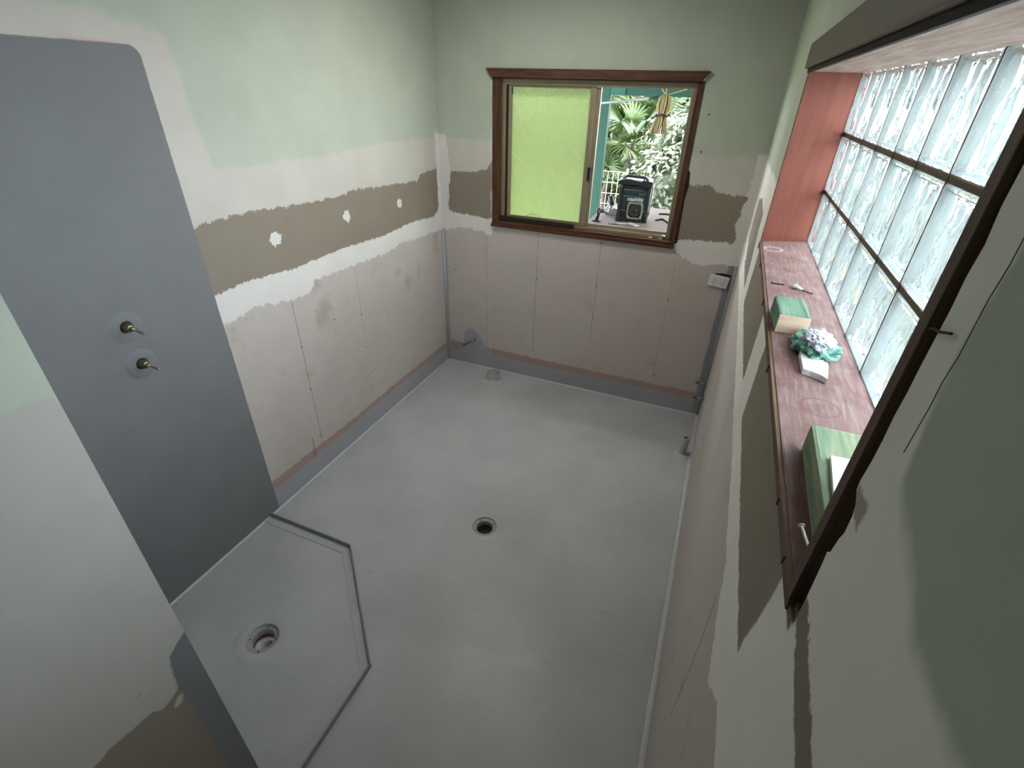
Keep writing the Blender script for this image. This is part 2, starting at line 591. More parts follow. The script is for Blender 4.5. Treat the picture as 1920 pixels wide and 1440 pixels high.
g.bump(g.math('ADD', g.math('MULTIPLY', a, 1.2), g.math('MULTIPLY', g.noise(scale=60, detail=3), .05)), .25, .004)
m_floor = g.m

m_memb = plain('grey membrane', (.43, .435, .445), .4, var=.08, scale=14, bump=.0006, bscale=40)
m_cove = plain('highlit membrane bead', (.58, .585, .60), .38, var=.08, scale=20, bump=.0008, bscale=60)  # membrane made lighter, so the bead's highlight is in the colour
m_stop = plain('membrane on angle', (.32, .325, .335), .42, var=.1, scale=20, bump=.0006, bscale=50)
m_ceil = plain('ceiling board', (.74, .74, .72), .9, var=.02)
m_ext = plain('outside cladding', (.5, .48, .44), .9, var=.1)
m_cavshade = plain('black cavity shade', (.02, .013, .010), .9, var=.2)  # near black: the shade inside cavities and gaps is painted in
m_pvc = plain('grey painted pvc', (.42, .42, .43), .45, var=.05)
m_pvcw = plain('pale pvc', (.36, .36, .36), .45, var=.06)
m_pdark = plain('dark pipe bore', (.06, .055, .06), .5, var=.2)
m_red = plain('red pipe primer', (.26, .04, .07), .4, var=.3, scale=40)
m_brass = plain('tarnished brass', (.22, .19, .14), .38, 1.0, var=.3, scale=60)
m_chrome = plain('dull metal spindle', (.42, .38, .30), .3, 1.0, var=.2, scale=60)
m_black = plain('black plastic', (.018, .018, .02), .5, var=.2)
m_nail = plain('rusty nail', (.05, .03, .02), .6, .4, var=.3, scale=80)
m_plastic = plain('white plastic', (.80, .79, .76), .4, var=.02)

# ------------------------------------------------------------------ room shell
DR = [(1.079, -1.567), (0.490, -2.497)]
bm = NB()
plate(bm, [(0, 0), (0, YN - .01), (XN, YN - .01), (XN, -4.3), (W + .01, -4.3), (W + .01, 0)][::-1], [circle(x, y, .066) for x, y in DR], 2, 0.0, -.02)
floor = struct(obj('floor', bm, m_floor), 'grey waterproofed bathroom floor sloping to two drains', 'floor')

bm = NB()
box(bm, -.12, 0, YN - .1, .02, -.02, TOP)
wl = struct(obj('wall_left', bm, m_left), 'left wall with grey shower panel, bare board and patched plaster joints', 'wall')

bm = NB()
plate(bm, [(-.12, -.02), (W + .24, -.02), (W + .24, TOP), (-.12, TOP)], [[(.405, 1.17), (1.65, 1.17), (1.65, 2.06), (.405, 2.06)]], 1, 0.0, .11)
wk = struct(obj('wall_back', bm, m_back), 'back wall of green board and bare sheeting round the sliding window', 'wall')

bm = NB()
box(bm, -.1, XN, -4.3, YN, -.02, TOP)
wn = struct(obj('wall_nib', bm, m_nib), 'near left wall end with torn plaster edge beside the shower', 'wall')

rnd = random.Random(4)
hole = []
nz_ = 46
for i in range(nz_):
    y = -1.035 - (2.80 - 1.035) * i / nz_
    hole.append((y, 1.499 + rnd.uniform(-.0018, .0018)))
hole += [(-2.806, 1.502), (-2.803, 1.52), (-2.801, 1.56), (-2.797, 1.60), (-2.795, 1.612), (-2.801, 1.618), (-2.804, 1.64), (-2.808, 1.652), (-2.806, 1.672), (-2.801, 1.682), (-2.789, 1.69)]
for i in range(16):
    hole.append((-2.788 + rnd.uniform(-.0015, .0015) + (.004 if i > 9 else 0), 1.70 + i * .024))
hole += [(-2.78, 2.085), (-1.035, 2.085)]
bm = NB()
plate(bm, [(-4.3, 0), (0, 0), (0, TOP), (-4.3, TOP)], [hole], 0, W, W + .013)
wr = struct(obj('wall_right', bm, m_right), 'right wall with taped board joints under and beside the glass block window', 'wall')
bm = NB()
for (y0, y1, z0, z1) in [(-4.3, .11, -.5, 1.47), (-4.3, .11, 2.10, TOP), (-.962, .0, 1.47, 2.10), (-4.3, -2.776, 1.47, 2.10)]:
    box(bm, W + (.018 if y1 == -2.776 else .06), W + .24, y0, y1, z0, z1)
struct(obj('wall_right_framing', bm, m_cavshade), 'wall framing behind the right wall board, coloured black as cavity shade', 'wall')
bm = NB()
box(bm, -.12, W + .24, -4.3, .11, TOP, TOP + .05)
struct(obj('ceiling', bm, m_ceil), 'white ceiling above the frame', 'ceiling')
bm = NB()
box(bm, .9, W + .24, -4.4, -4.3, -.02, TOP)
struct(obj('wall_rear', bm, m_ceil), 'plain wall behind the camera', 'wall')
bm = NB()
box(bm, -.5, W + .55, -4.8, .45, TOP + .10, TOP + .2)
struct(obj('roof', bm, m_ext), 'roof of the house over the bathroom', 'roof')


# fill light added out of view above the frame to brighten the room
m_fillg = plain('fill light housing', (.8, .8, .78), .5, var=.01)
g = NT('fill light diffuser')
g.b.inputs['Emission Color'].default_value = (1, .96, .9, 1)
g.b.inputs['Emission Strength'].default_value = 2.0
LX, LY = 0.90, -0.95
t = thing('ceiling_fill_light', 'added round fill light, unseen above the frame', 'fill light', (LX, LY, TOP))
bm = NB()
lathe(bm, [(.0001, 0), (.19, 0), (.19, -.03), (.175, -.035)], Matrix.Translation((LX, LY, TOP)), 32)
obj('housing', bm, m_fillg, t, True)
bm = NB()
lathe(bm, [(.175, -.035), (.15, -.05), (.08, -.058), (.0001, -.06)], Matrix.Translation((LX, LY, TOP)), 32)
obj('diffuser', bm, g.m, t, True)
ld = bpy.data.lights.new('ceiling_fill_area', 'AREA')
ld.shape = 'DISK'
ld.size = .34
ld.energy = 10.0
ld.color = (1.0, .94, .87)
lo = bpy.data.objects.new('ceiling_fill_area', ld)
C.objects.link(lo)
lo.parent = t
lo.location = (0, 0, -.066)


# beads of sealant where the floor meets the walls
def bead(name, p0, p1, n, r, up=0.0):
    """quarter-round fillet along p0-p1; n = horizontal direction into the room"""
    bm = NB()
    p0, p1, n = Vector(p0), Vector(p1), Vector(n)
    A, B = [], []
    prof = [(0, 0)] + [(r - r * math.sin(t), r - r * math.cos(t)) for t in [PI / 2 * k / 5 for k in range(6)]]
    for (d, z) in prof:
        A.append(bm.verts.new(p0 + n * d + Vector((0, 0, z))))
        B.append(bm.verts.new(p1 + n * d + Vector((0, 0, z))))
    k = len(prof)
    for i in range(k):
        j = (i + 1) % k
        bm.faces.new((A[i], A[j], B[j], B[i]))
    bmesh.ops.recalc_face_normals(bm, faces=bm.faces)
    return obj(name, bm, m_cove, None, True)


struct(bead('trim_1', (0, YN, 0), (0, 0, 0), (1, 0, 0), .008), 'sealant bead between left wall and floor', 'trim')
struct(bead('trim_2', (0, 0, 0), (W, 0, 0), (0, -1, 0), .009), 'sealant bead between back wall and floor', 'trim')
struct(bead('trim_3', (W, 0, 0), (W, -4.3, 0), (-1, 0, 0), .022), 'broad sealant bead between right wall and floor', 'trim')
# upright corner beads
bm = NB()
tube(bm, [(.004, -.004, .01), (.004, -.004, 1.10)], .009, 8)
struct(obj('trim_4', bm, m_memb, None, True), 'blue-grey sealant strip up the back left corner', 'trim')
bm = NB()
tube(bm, [(W - .004, -.004, .01), (W - .004, -.004, 1.10)], .011, 8)
struct(obj('trim_5', bm, m_stop, None, True), 'dark grey sealant strip up the back right corner', 'trim')

# pencil lines, scratches and one open joint: thin marks on the boards, parts of their walls
m_pencil = plain('faint pencil', (.30, .265, .235), .8, var=.15)
m_pencild = plain('dark pencil', (.13, .11, .09), .8, var=.25)
m_crack = plain('open joint', (.09, .08, .07), .9, var=.2)


def mark(parent, wall, pts, w, mat, name='pencil_line'):
    bm = NB()
    for (a0, b0), (a1, b1) in zip(pts[:-1], pts[1:]):
        d = Vector((a1 - a0, b1 - b0)).normalized()
        n = Vector((-d.y, d.x)) * w
        q = [(a0 + n.x, b0 + n.y), (a0 - n.x, b0 - n.y), (a1 - n.x, b1 - n.y), (a1 + n.x, b1 + n.y)]
        if wall == 'l':
            prism(bm, q, 0, -.0002, .0003)
        elif wall == 'b':
            prism(bm, q, 1, .0002, -.0003)
        else:
            prism(bm, q, 0, W + .0002, W - .0003)
    obj(name, bm, mat, parent)


def wob(u, v0, v1, k, sd):
    r_ = random.Random(sd)
    return [(u + r_.uniform(-.0012, .0012), v0 + (v1 - v0) * i / k) for i in range(k + 1)]


mark(wl, 'l', wob(-1.517, .21, 1.075, 9, 1), .0011, m_pencild)
mark(wl, 'l', wob(-1.02, .62, 1.10, 5, 2), .0009, m_pencil)
mark(wl, 'l', wob(-.505, .75, 1.1, 4, 3), .0008, m_pencil)
mark(wl, 'l', [(-1.586, .26), (-1.583, .19), (-1.585, .12)], .0022, m_pencild, 'scratch')
mark(wl, 'l', [(-1.599, .215), (-1.597, .15), (-1.598, .12)], .0013, m_pencild, 'scratch')
mark(wl, 'l', [(-1.06, .37), (-.96, .405)], .0009, m_pencild, 'scratch')
mark(wl, 'l', [(-.95, .41), (-.35, .40), (-.20, .425)], .0006, m_pencil, 'scratch')
for (x, z0, z1, m) in [(.359, .14, 1.085, m_pencil), (.754, .25, 1.155, m_pencild), (1.194, .42, 1.155, m_pencild), (1.682, .20, 1.085, m_pencil)]:
    mark(wk, 'b', wob(x, z0, z1, 8, int(x * 100)), .0010, m)
mark(wk, 'b', [(.425, .235), (.424, .13)], .0022, m_pencil, 'scratch')
mark(wr, 'r', [(-2.43, .55), (-2.45, .85), (-2.44, 1.08)], .0010, m_pencild)
mark(wr, 'r', wob(-2.831, 1.765, 2.06, 14, 9), .0004, m_crack, 'open_joint')

# screw heads on the boards: parts of their walls
bm0 = NB()
lathe(bm0, [(.0005, .0012), (.0035, .001), (.0045, 0)], None, 10)
me_screw = bpy.data.meshes.new('screw_head')
bm0.to_mesh(me_screw)
bm0.free()
me_screw.materials.append(m_nail)


def screw(parent, p, d):
    o = bpy.data.objects.new('screw_head', me_screw)
    C.objects.link(o)
    o.parent = parent
    o.matrix_local = align(d, p)


for (y, z) in [(-1.517, .81), (-1.52, .55), (-1.525, .235), (-1.02, .80), (-1.02, .58), (-1.03, .29), (-.508, .80), (-.51, .26), (-1.25, .86)]:
    screw(wl, (0, y, z), (1, 0, 0))
for (x, z) in [(.755, .824), (1.196, .839), (1.194, .606), (1.681, .827), (1.196, 1.14), (.761, .245), (.36, .45), (.09, .8), (1.69, .25), (1.70, 1.9), (1.70, 1.715)]:
    screw(wk, (x, 0, z), (0, -1, 0))

# ------------------------------------------------------------------ window_1: timber and aluminium slider in the back wall
m_trim = wood('brown stained timber', (.055, .022, .010), (.135, .058, .026), 'x', 1.0, .5)
m_trimz = wood('brown stained timber upright', (.055, .022, .010), (.135, .058, .026), 'z', 1.0, .5)
m_alu = plain('champagne aluminium', (.36, .30, .205), .42, .55, var=.08, scale=12)
m_darkrail = plain('dark brown track', (.02, .011, .008), .6, var=.2)
g = NT('obscure glass')
nz = g.noise(scale=150, detail=2, rough=.6)
tr = g.n('ShaderNodeBsdfTranslucent')
tr.inputs['Color'].default_value = (.42, .475, .29, 1)
rf = g.n('ShaderNodeBsdfRefraction')
rf.inputs['Color'].default_value = (.54, .59, .41, 1)
rf.inputs['Roughness'].default_value = .75
rf.inputs['IOR'].default_value = 1.15
mx = g.n('ShaderNodeMixShader')
g.put(mx.inputs[0], g.rng(nz, .40, .62, .0, 1.0))
g.t.links.new(tr.outputs[0], mx.inputs[1])
g.t.links.new(rf.outputs[0], mx.inputs[2])
gl = g.n('ShaderNodeBsdfGlossy')
gl.inputs['Roughness'].default_value = .35
mx2 = g.n('ShaderNodeMixShader')
mx2.inputs[0].default_value = .04
g.t.links.new(mx.outputs[0], mx2.inputs[1])
g.t.links.new(gl.outputs[0], mx2.inputs[2])
g.t.links.new(mx2.outputs[0], g.out.inputs['Surface'])
m_frost = g.m

w1 = thing('window_1', 'aluminium sliding window in brown timber frame, right half open', 'window', (1.03, .03, 1.17))
w1['kind'] = 'structure'
bm = NB()
prism(bm, [(.373, 2.099), (1.668, 2.099), (1.668, 2.094), (1.632, 2.052), (.409, 2.052), (.373, 2.094)], 1, -.026, 0)
obj('head_architrave', bm, m_trim, w1)
bm = NB()
box(bm, .405, .456, -.006, .10, 1.18, 2.055, .003)
obj('jamb', bm, m_trimz, w1)
bm = NB()
box(bm, 1.614, 1.65, -.006, .10, 1.18, 2.055, .003)
obj('jamb', bm, m_trimz, w1)
bm = NB()
box(bm, .456, 1.614, .0, .10, 2.047, 2.06, .002)
obj('head_lining', bm, m_trim, w1)
bm = NB()
box(bm, .405, 1.655, -.028, .03, 1.165, 1.186, .003)
obj('sill', bm, m_trim, w1)
bm = NB()
box(bm, .412, 1.648, -.016, .10, 1.186, 1.204, .003)
obj('sill_lining', bm, m_trim, w1)
fr = NB()
box(fr, .456, .484, .028, .092, 1.204, 2.047, .002)
box(fr, 1.588, 1.614, .028, .092, 1.204, 2.047, .002)
box(fr, .484, 1.588, .028, .092, 2.016, 2.047, .002)
box(fr, .484, 1.588, .028, .092, 1.204, 1.222, .002)
box(fr, .484, 1.588, .062, .068, 1.222, 1.240, .001)
fo = obj('aluminium_frame', fr, m_alu, w1)
bm = NB()
box(bm, .484, .496, .036, .050, 1.222, 2.016)
obj('dark_channel', bm, m_darkrail, fo)
bm = NB()
box(bm, .413, .995, .003, .027, 1.204, 1.236, .003)
obj('dark_track', bm, m_darkrail, w1)
sa = NB()
box(sa, .497, .520, .040, .058, 1.224, 2.014, .002)
box(sa, 1.020, 1.048, .036, .058, 1.224, 2.014, .002)
box(sa, .496, 1.050, .042, .060, 2.004, 2.0175)
box(sa, .520, 1.020, .040, .058, 1.224, 1.243, .001)
so = obj('sash', sa, m_alu, w1)
bm = NB()
box(bm, .518, 1.022, .047, .051, 1.241, 2.006)
obj('obscure_pane', bm, m_frost, so)
bm = NB()
box(bm, 1.050, 1.080, .050, .072, 1.224, 2.014, .002)
box(bm, 1.044, 1.056, .040, .056, 1.224, 2.014, .002)
obj('meeting_stile', bm, m_alu, w1)
bm = NB()
box(bm, 1.046, 1.066, .028, .040, 1.505, 1.585, .003)
obj('latch', bm, m_black, so)
bm = NB()
box(bm, .518, .524, .036, .041, 1.965, 2.004)
obj('seal', bm, m_black, so)
for (x, z, r) in [(1.578, 1.226, .006), (1.50, 1.2055, .007), (1.56, 1.2055, .006), (.495, 1.245, .003), (.495, 1.262, .003)]:
    bm = NB()
    box(bm, x - r * 1.6, x + r * 1.6, .012, .028 + .002, z, z + r * .5, .001)
    obj('paint_fleck', bm, m_plastic if x > 1 else m_black, w1)
bm = NB()
tube(bm, [(.70 + .055 * math.cos(t), .034 - .004, 1.236 + .030 * math.sin(t)) for t in [PI * k / 12 for k in range(13)]], .0012, 6)
obj('wire_loop', bm, m_nail, w1, True)
bm = NB()
prism(bm, [(1.651, 1.19), (1.668, 1.2), (1.662, 1.45), (1.670, 1.53), (1.664, 1.60), (1.651, 1.62)], 1, -.001, .0008)
obj('open_gap', bm, m_cavshade, w1)

# ------------------------------------------------------------------ window_2: glass block window in the right wall
GX = 2.212
m_sill = None
g = NT('worn red painted sill')
v = g.scale(g.oc(), 60, 5, 5)
f = g.noise(v, 2.0, 5, .65, .8)
f2 = g.noise(scale=9, detail=5, rough=.65)
cA = g.mix(g.rng(f2, .25, .6), (.125, .050, .038), (.185, .104, .094))
cB = g.mix(g.math('MULTIPLY', g.rng(f, .40, .72), g.rng(f2, .25, .65, .2, .9)), cA, (.255, .205, .20))
ringd = g.n('ShaderNodeVectorMath')
ringd.operation = 'DISTANCE'
g.put(ringd.inputs[0], g.oc())
ringd.inputs[1].default_value = (2.121 - 2.128, -2.312 + 1.9, 0.0)
ring = g.rng(g.math('ABSOLUTE', g.math('SUBTRACT', ringd.outputs['Value'], .032)), .004, .0012)
cB = g.mix(g.math('MULTIPLY', ring, .7), cB, (.16, .07, .06))
ringd2 = g.n('ShaderNodeVectorMath')
ringd2.operation = 'DISTANCE'
g.put(ringd2.inputs[0], g.oc())
ringd2.inputs[1].default_value = (2.086 - 2.128, -1.17 + 1.9, 0.0)
ring2 = g.rng(g.math('ABSOLUTE', g.math('SUBTRACT', ringd2.outputs['Value'], .030)), .006, .0012)
cB = g.mix(g.math('MULTIPLY', ring2, .45), cB, (.75, .66, .66))
g.done(cB, .7, .3)
g.bump(f, .5, .001)
m_sill = g.m
m_jamb = wood('red painted timber', (.105, .021, .009), (.150, .034, .016), 'z', .6, .7)
m_head = wood('weathered head lining', (.25, .16, .12), (.44, .33, .26), 'y', 1.0, .75, .0015)
m_arch = plain('taupe painted architrave', (.135, .112, .085), .55, var=.08, scale=8)
m_edge = wood('raw timber edge', (.10, .055, .030), (.20, .12, .07), 'y', 1.0, .7)
m_jambn = wood('dark jamb edge', (.09, .052, .035), (.17, .10, .068), 'z', .8, .6)
m_mort = plain('brown joint strip', (.13, .095, .065), .85, var=.25, scale=60, bump=.001)
m_brdedge = plain('sheared board edge', (.23, .20, .15), .95, var=.5, scale=300)

w2 = thing('window_2', 'glass block window with three rows over a worn red timber sill', 'window', (2.128, -1.9, 1.51))
w2['kind'] = 'structure'
bm = NB()
box(bm, W + .004, 2.30, -2.774, -.99, 1.486, 1.51, .0015)
obj('sill', bm, m_sill, w2)
bm = NB()
box(bm, W - .003, W + .004, -2.775, -1.05, 1.490, 1.5085, .001)
obj('sill_edge', bm, m_edge, w2)
bm = NB()
prism(bm, [(W + .001, -1.058), (GX, -.992), (2.30, -.992), (2.30, -.965), (W + .001, -1.030)], 2, 1.51, 2.07)
obj('jamb', bm, m_jamb, w2)
bm = NB()
box(bm, W + .002, 2.30, -2.774, -2.757, 1.51, 2.07, .001)
obj('near_jamb', bm, m_jambn, w2)
bm = NB()
box(bm, W - .004, W + .002, -2.775, -2.756, 1.506, 2.07, .001)
obj('near_jamb_edge', bm, m_jambn, w2)
bm = NB()
box(bm, W + .004, W + .017, -2.800, -2.776, 1.492, 1.512, .002)
obj('sill_end_block', bm, m_edge, w2)
bm = NB()
box(bm, W - .001, 2.30, -2.80, -.99, 2.07, 2.09, .001)
obj('head_lining', bm, m_head, w2)
bm = NB()
box(bm, W - .014, W, -2.83, -1.02, 2.078, 2.150, .005)
obj('head_architrave', bm, m_arch, w2)
bm = NB()
box(bm, W - .004, W + .004, -2.80, -1.04, 2.066, 2.079, .001)
obj('architrave_shadow_batten', bm, m_cavshade, w2)
# joint bars
BZ = [1.513, 1.7035, 1.894]
BH = .177
for z in (1.6905, 1.881):
    bm = NB()
    box(bm, GX + .002, GX + .055, -2.757, -.992, z, z + .012, .001)
    obj('joint_bar', bm, m_mort, w2)
for k in range(-3, 6):
    y = -2.13 + .195 * k
    if y > -.99:
        continue
    bm = NB()
    box(bm, GX + .0005, GX + .052, y - .0026, y + .0026, 1.511, 2.07)
    obj('upright_joint', bm, m_nail, w2)
# one pressed-glass block mesh, shared
g = NT('wavy glass')
g.b.inputs['Base Color'].default_value = (.90, .965, .955, 1)
g.b.inputs['Roughness'].default_value = .04
g.b.inputs['IOR'].default_value = 1.30
g.b.inputs['Transmission Weight'].default_value = 1.0
tl = g.n('ShaderNodeBsdfTranslucent')
tl.inputs['Color'].default_value = (.80, .93, .92, 1)
mxg = g.n('ShaderNodeMixShader')
mxg.inputs[0].default_value = .02
g.t.links.new(g.b.outputs[0], mxg.inputs[1])
g.t.links.new(tl.outputs[0], mxg.inputs[2])
g.t.links.new(mxg.outputs[0], g.out.inputs['Surface'])
m_glass = g.m


m_coat = plain('grey block edge coating', (.28, .32, .31), .8, var=.03)


def block_mesh(wd, ht, th):
    bm = NB()
    n = 26
    us = [0, .012, .045, .06] + [.06 + .88 * i / n for i in range(1, n)] + [.94, .955, .988, 1]
    N = len(us)

    def wave(u, v, ph):
        e = min(u, v, 1 - u, 1 - v)
        if e < .012:
            return -.0035
        if e < .05:
            return .0
        a = math.sin(2 * PI * (3.1 * u + .55 * v + .30 * math.sin(2.2 * v + ph) + .16 * math.sin(4.4 * v + 3.0 * u + 2 * ph)))
        b = math.sin(2 * PI * (6.2 * u - .8 * v + .25 * math.sin(3.4 * v + ph)))
        f = min(1, (e - .05) / .06)
        return -.004 + f * (.0030 * a + .0011 * b)
    grids = []
    for side in (0, 1):
        gr = []
        for v in us:
            row = []
            for u in us:
                d = wave(u, v, .4 + 1.7 * side)
                x = -d if side == 0 else th + d
                row.append(bm.verts.new((x, (u - .5) * wd, v * ht)))
            gr.append(row)
        grids.append(gr)
        for i in range(N - 1):
            for j in range(N - 1):
                q = (gr[i][j], gr[i][j + 1], gr[i + 1][j + 1], gr[i + 1][j])
                bm.faces.new(q if side else q[::-1])
    A, B = grids
    loop = [(0, j) for j in range(N)] + [(i, N - 1) for i in range(1, N)] + [(N - 1, j) for j in range(N - 2, -1, -1)] + [(i, 0) for i in range(N - 2, 0, -1)]
    for k in range(len(loop)):
        i, j = loop[k]
        i2, j2 = loop[(k + 1) % len(loop)]
        bm.faces.new((A[i][j], A[i2][j2], B[i2][j2], B[i][j])).material_index = 1
    bmesh.ops.recalc_face_normals(bm, faces=bm.faces)
    for f in bm.faces:
        f.smooth = abs(f.normal.x) > .5
    me = bpy.data.meshes.new('glass_block')
    bm.to_mesh(me)
    bm.free()
    me.materials.append(m_glass)
    me.materials.append(m_coat)
    return me


me_blk = block_mesh(.189, BH, .055)
for r in range(3):
    for k in range(-3, 6):
        o = bpy.data.objects.new('glass_block', me_blk)
        C.objects.link(o)
        o.parent = w2
        y = -2.13 + .195 * (k + .5)
        if k == 5:              # cut course against the far jamb
            y = -1.0755
            o.scale = (1, .84, 1)
        o.location = Vector((GX, y, BZ[r])) - LOC[w2]
# nails driven through the board edge along the sill and far jamb
for (y, z, l) in [(-1.10, 1.499, .02), (-1.37, 1.499, .014), (-1.75, 1.499, .02), (-2.17, 1.499, .02), (-2.60, 1.502, .014), (-2.715, 1.506, .012)]:
    bm = NB()
    tube(bm, [(W - .006, y, z - l * .45), (W - .005, y, z + l * .55)], .0014, 6)
    obj('nail', bm, m_nail, w2)
# ------------------------------------------------------------------ shower water stop (L angle coated with membrane)
path = [Vector((0, -1.963)), Vector((.527, -1.965)), Vector((.979, -2.415)), Vector((.979, YN))]


def offs(d):
    out = []
    for i, p in enumerate(path):
        nn = []
        for a, b in ((i - 1, i), (i, i + 1)):
            if a >= 0 and b < len(path):
                t = (path[b] - path[a]).normalized()
                nn.append(Vector((t.y, -t.x)))       # right-hand side = into the shower
        if len(nn) == 1:
            out.append(p + nn[0] * d)
        else:
            m = (nn[0] + nn[1]).normalized()
            out.append(p + m * (d / m.dot(nn[0])))
    return out


def strip(bm, prof):
    """sweep closed profile [(offset,z)] along the path"""
    rings = []
    for (d, z) in prof:
        rings.append([bm.verts.new((q.x, q.y, z)) for q in offs(d)])
    n = len(prof)
    for i in range(n):
        A, B = rings[i], rings[(i + 1) % n]
        for k in range(len(path) - 1):
            bm.faces.new((A[k], A[k + 1], B[k + 1], B[k]))
    bm.faces.new([r[0] for r in rings])
    bm.faces.new([r[-1] for r in rings][::-1])
    bmesh.ops.recalc_face_normals(bm, faces=bm.faces)


ws = thing('shower_water_stop', 'grey coated angle strip bending round the shower corner on the floor', 'water stop', (.5, -2.2, 0))
bm = NB()
strip(bm, [(0, 0), (0, .027), (.005, .027), (.005, 0)])
obj('upstand', bm, m_stop, ws)
bm = NB()
strip(bm, [(.005, 0), (.005, .0045), (.047, .0035), (.048, 0)])
obj('flange', bm, m_floor, ws)

# ------------------------------------------------------------------ floor drains
def drain(x, y, label, red):
    t = thing('floor_drain', label, 'drain', (x, y, 0), group='round floor drains')
    M = Matrix.Translation((x, y, 0))
    bm = NB()
    lathe(bm, [(.0664, .0005), (.063, .0008), (.0625, -.007), (.0615, -.0075), (.047, -.008), (.0445, -.010), (.0435, -.014), (.0425, -.034)], M, 48)
    obj('flange', bm, m_pvcw, t, True)
    bm = NB()
    if red:
        lathe(bm, [(.0425, -.034), (.0435, -.036), (.0435, -.055)], M, 48)
        obj('primed_socket', bm, m_red, t, True)
        bm = NB()
        lathe(bm, [(.0435, -.055), (.036, -.058), (.036, -.075), (.0001, -.078)], M, 48)
        obj('pipe', bm, m_pvc, t, True)
    else:
        lathe(bm, [(.0425, -.034), (.0425, -.12), (.0001, -.121)], M, 48)
        obj('pipe', bm, m_pdark, t, True)
    for k in range(4):
        a = math.radians(25 + 90 * k) if red else math.radians(50 + 90 * k)
        cx, cy = x + .0535 * math.cos(a), y + .0535 * math.sin(a)
        bm = NB()
        box(bm, -.0035, .0035, -.0022, .0022, -.0082, -.0068, 0, Matrix.Translation((cx, cy, 0)) @ Matrix.Rotation(a + .8, 4, 'Z'))
        obj('screw_slot', bm, m_black, t)
    bm = NB()
    lathe(bm, [(.0664, .0006), (.075, .0016), (.108 if red else .09, .0014), (.112 if red else .094, .0)], M, 48)
    obj('membrane_collar', bm, m_floor, t, True)


drain(*DR[0], 'round drain with dark pipe in the middle of the bathroom floor', False)
drain(*DR[1], 'round drain with red primed pipe inside the shower area', True)

# ------------------------------------------------------------------ pipe stubs
t = thing('toilet_waste_pipe', 'wide short grey pipe stub on the floor by the back left corner', 'pipe', (.485, -.145, 0))
M = Matrix.Translation((.485, -.145, 0))
bm = NB()
lathe(bm, [(.056, .002), (.056, .060), (.0545, .062), (.049, .062), (.048, .060), (.048, -.02), (.0001, -.021)], M, 40)
obj('pipe', bm, m_pvc, t, True)
bm = NB()
lathe(bm, [(.056, .012), (.060, .004), (.085, .004), (.092, .0)], M, 40)
obj('membrane_collar', bm, m_floor, t, True)

t = thing('basin_waste_pipe', 'thin upright grey pipe on the floor beside the right wall', 'pipe', (1.985, -.503, 0))
M = Matrix.Translation((1.985, -.503, 0)) @ Matrix.Rotation(.02, 4, 'Y')
bm = NB()
lathe(bm, [(.0215, .002), (.0215, .132), (.0205, .134), (.0175, .134), (.0170, .130), (.0170, .02), (.0001, .019)], M, 28)
obj('pipe', bm, m_pvc, t, True)
bm = NB()
lathe(bm, [(.0215, .010), (.026, .003), (.052, .0025), (.056, 0)], Matrix.Translation((1.985, -.503, 0)), 32)
obj('membrane_collar', bm, m_floor, t, True)

t = thing('cistern_supply_pipe', 'threaded brass pipe stub sticking out low on the back wall', 'pipe', (.25, 0, .239))
bm = NB()
tube(bm, [(.25, 0, .239), (.238, -.045, .237)], .0105, 14)
obj('collar', bm, m_chrome, t, True)
bm = NB()
pts = [Vector((.242, -.03, .238)).lerp(Vector((.212, -.135, .232)), k / 24) for k in range(25)]
tube(bm, pts, [.0082 + (.0012 if k % 2 else 0) for k in range(25)], 14)
obj('thread', bm, m_brass, t)
bm = NB()
tube(bm, [(.214, -.13, .232), (.211, -.140, .2318)], .0065, 14)
obj('tip', bm, m_chrome, t, True)

for (y, z, lab) in [(-.05, .292, 'metal pipe stub from the right wall nearest the back corner'), (-.25, .287, 'metal pipe stub from the right wall, farther from the back corner')]:
    t = thing('water_pipe_stub', lab, 'pipe', (W, y, z), group='water stubs low on the right wall')
    bm = NB()
    tube(bm, [(W + .002, y, z), (W - .045, y, z)], .0085, 14)
    obj('pipe', bm, m_chrome, t, True)
    bm = NB()
    tube(bm, [(W - .045, y, z), (W - .068, y, z), (W - .074, y, z)], [.0095, .0095, .006], 14)
    obj('plug', bm, m_brass, t)
    bm = NB()
    lathe(bm, [(.010, .004), (.020, .002), (.024, 0)], align((-1, 0, 0), (W, y, z)), 24)
    obj('sealant_ring', bm, m_memb, t, True)

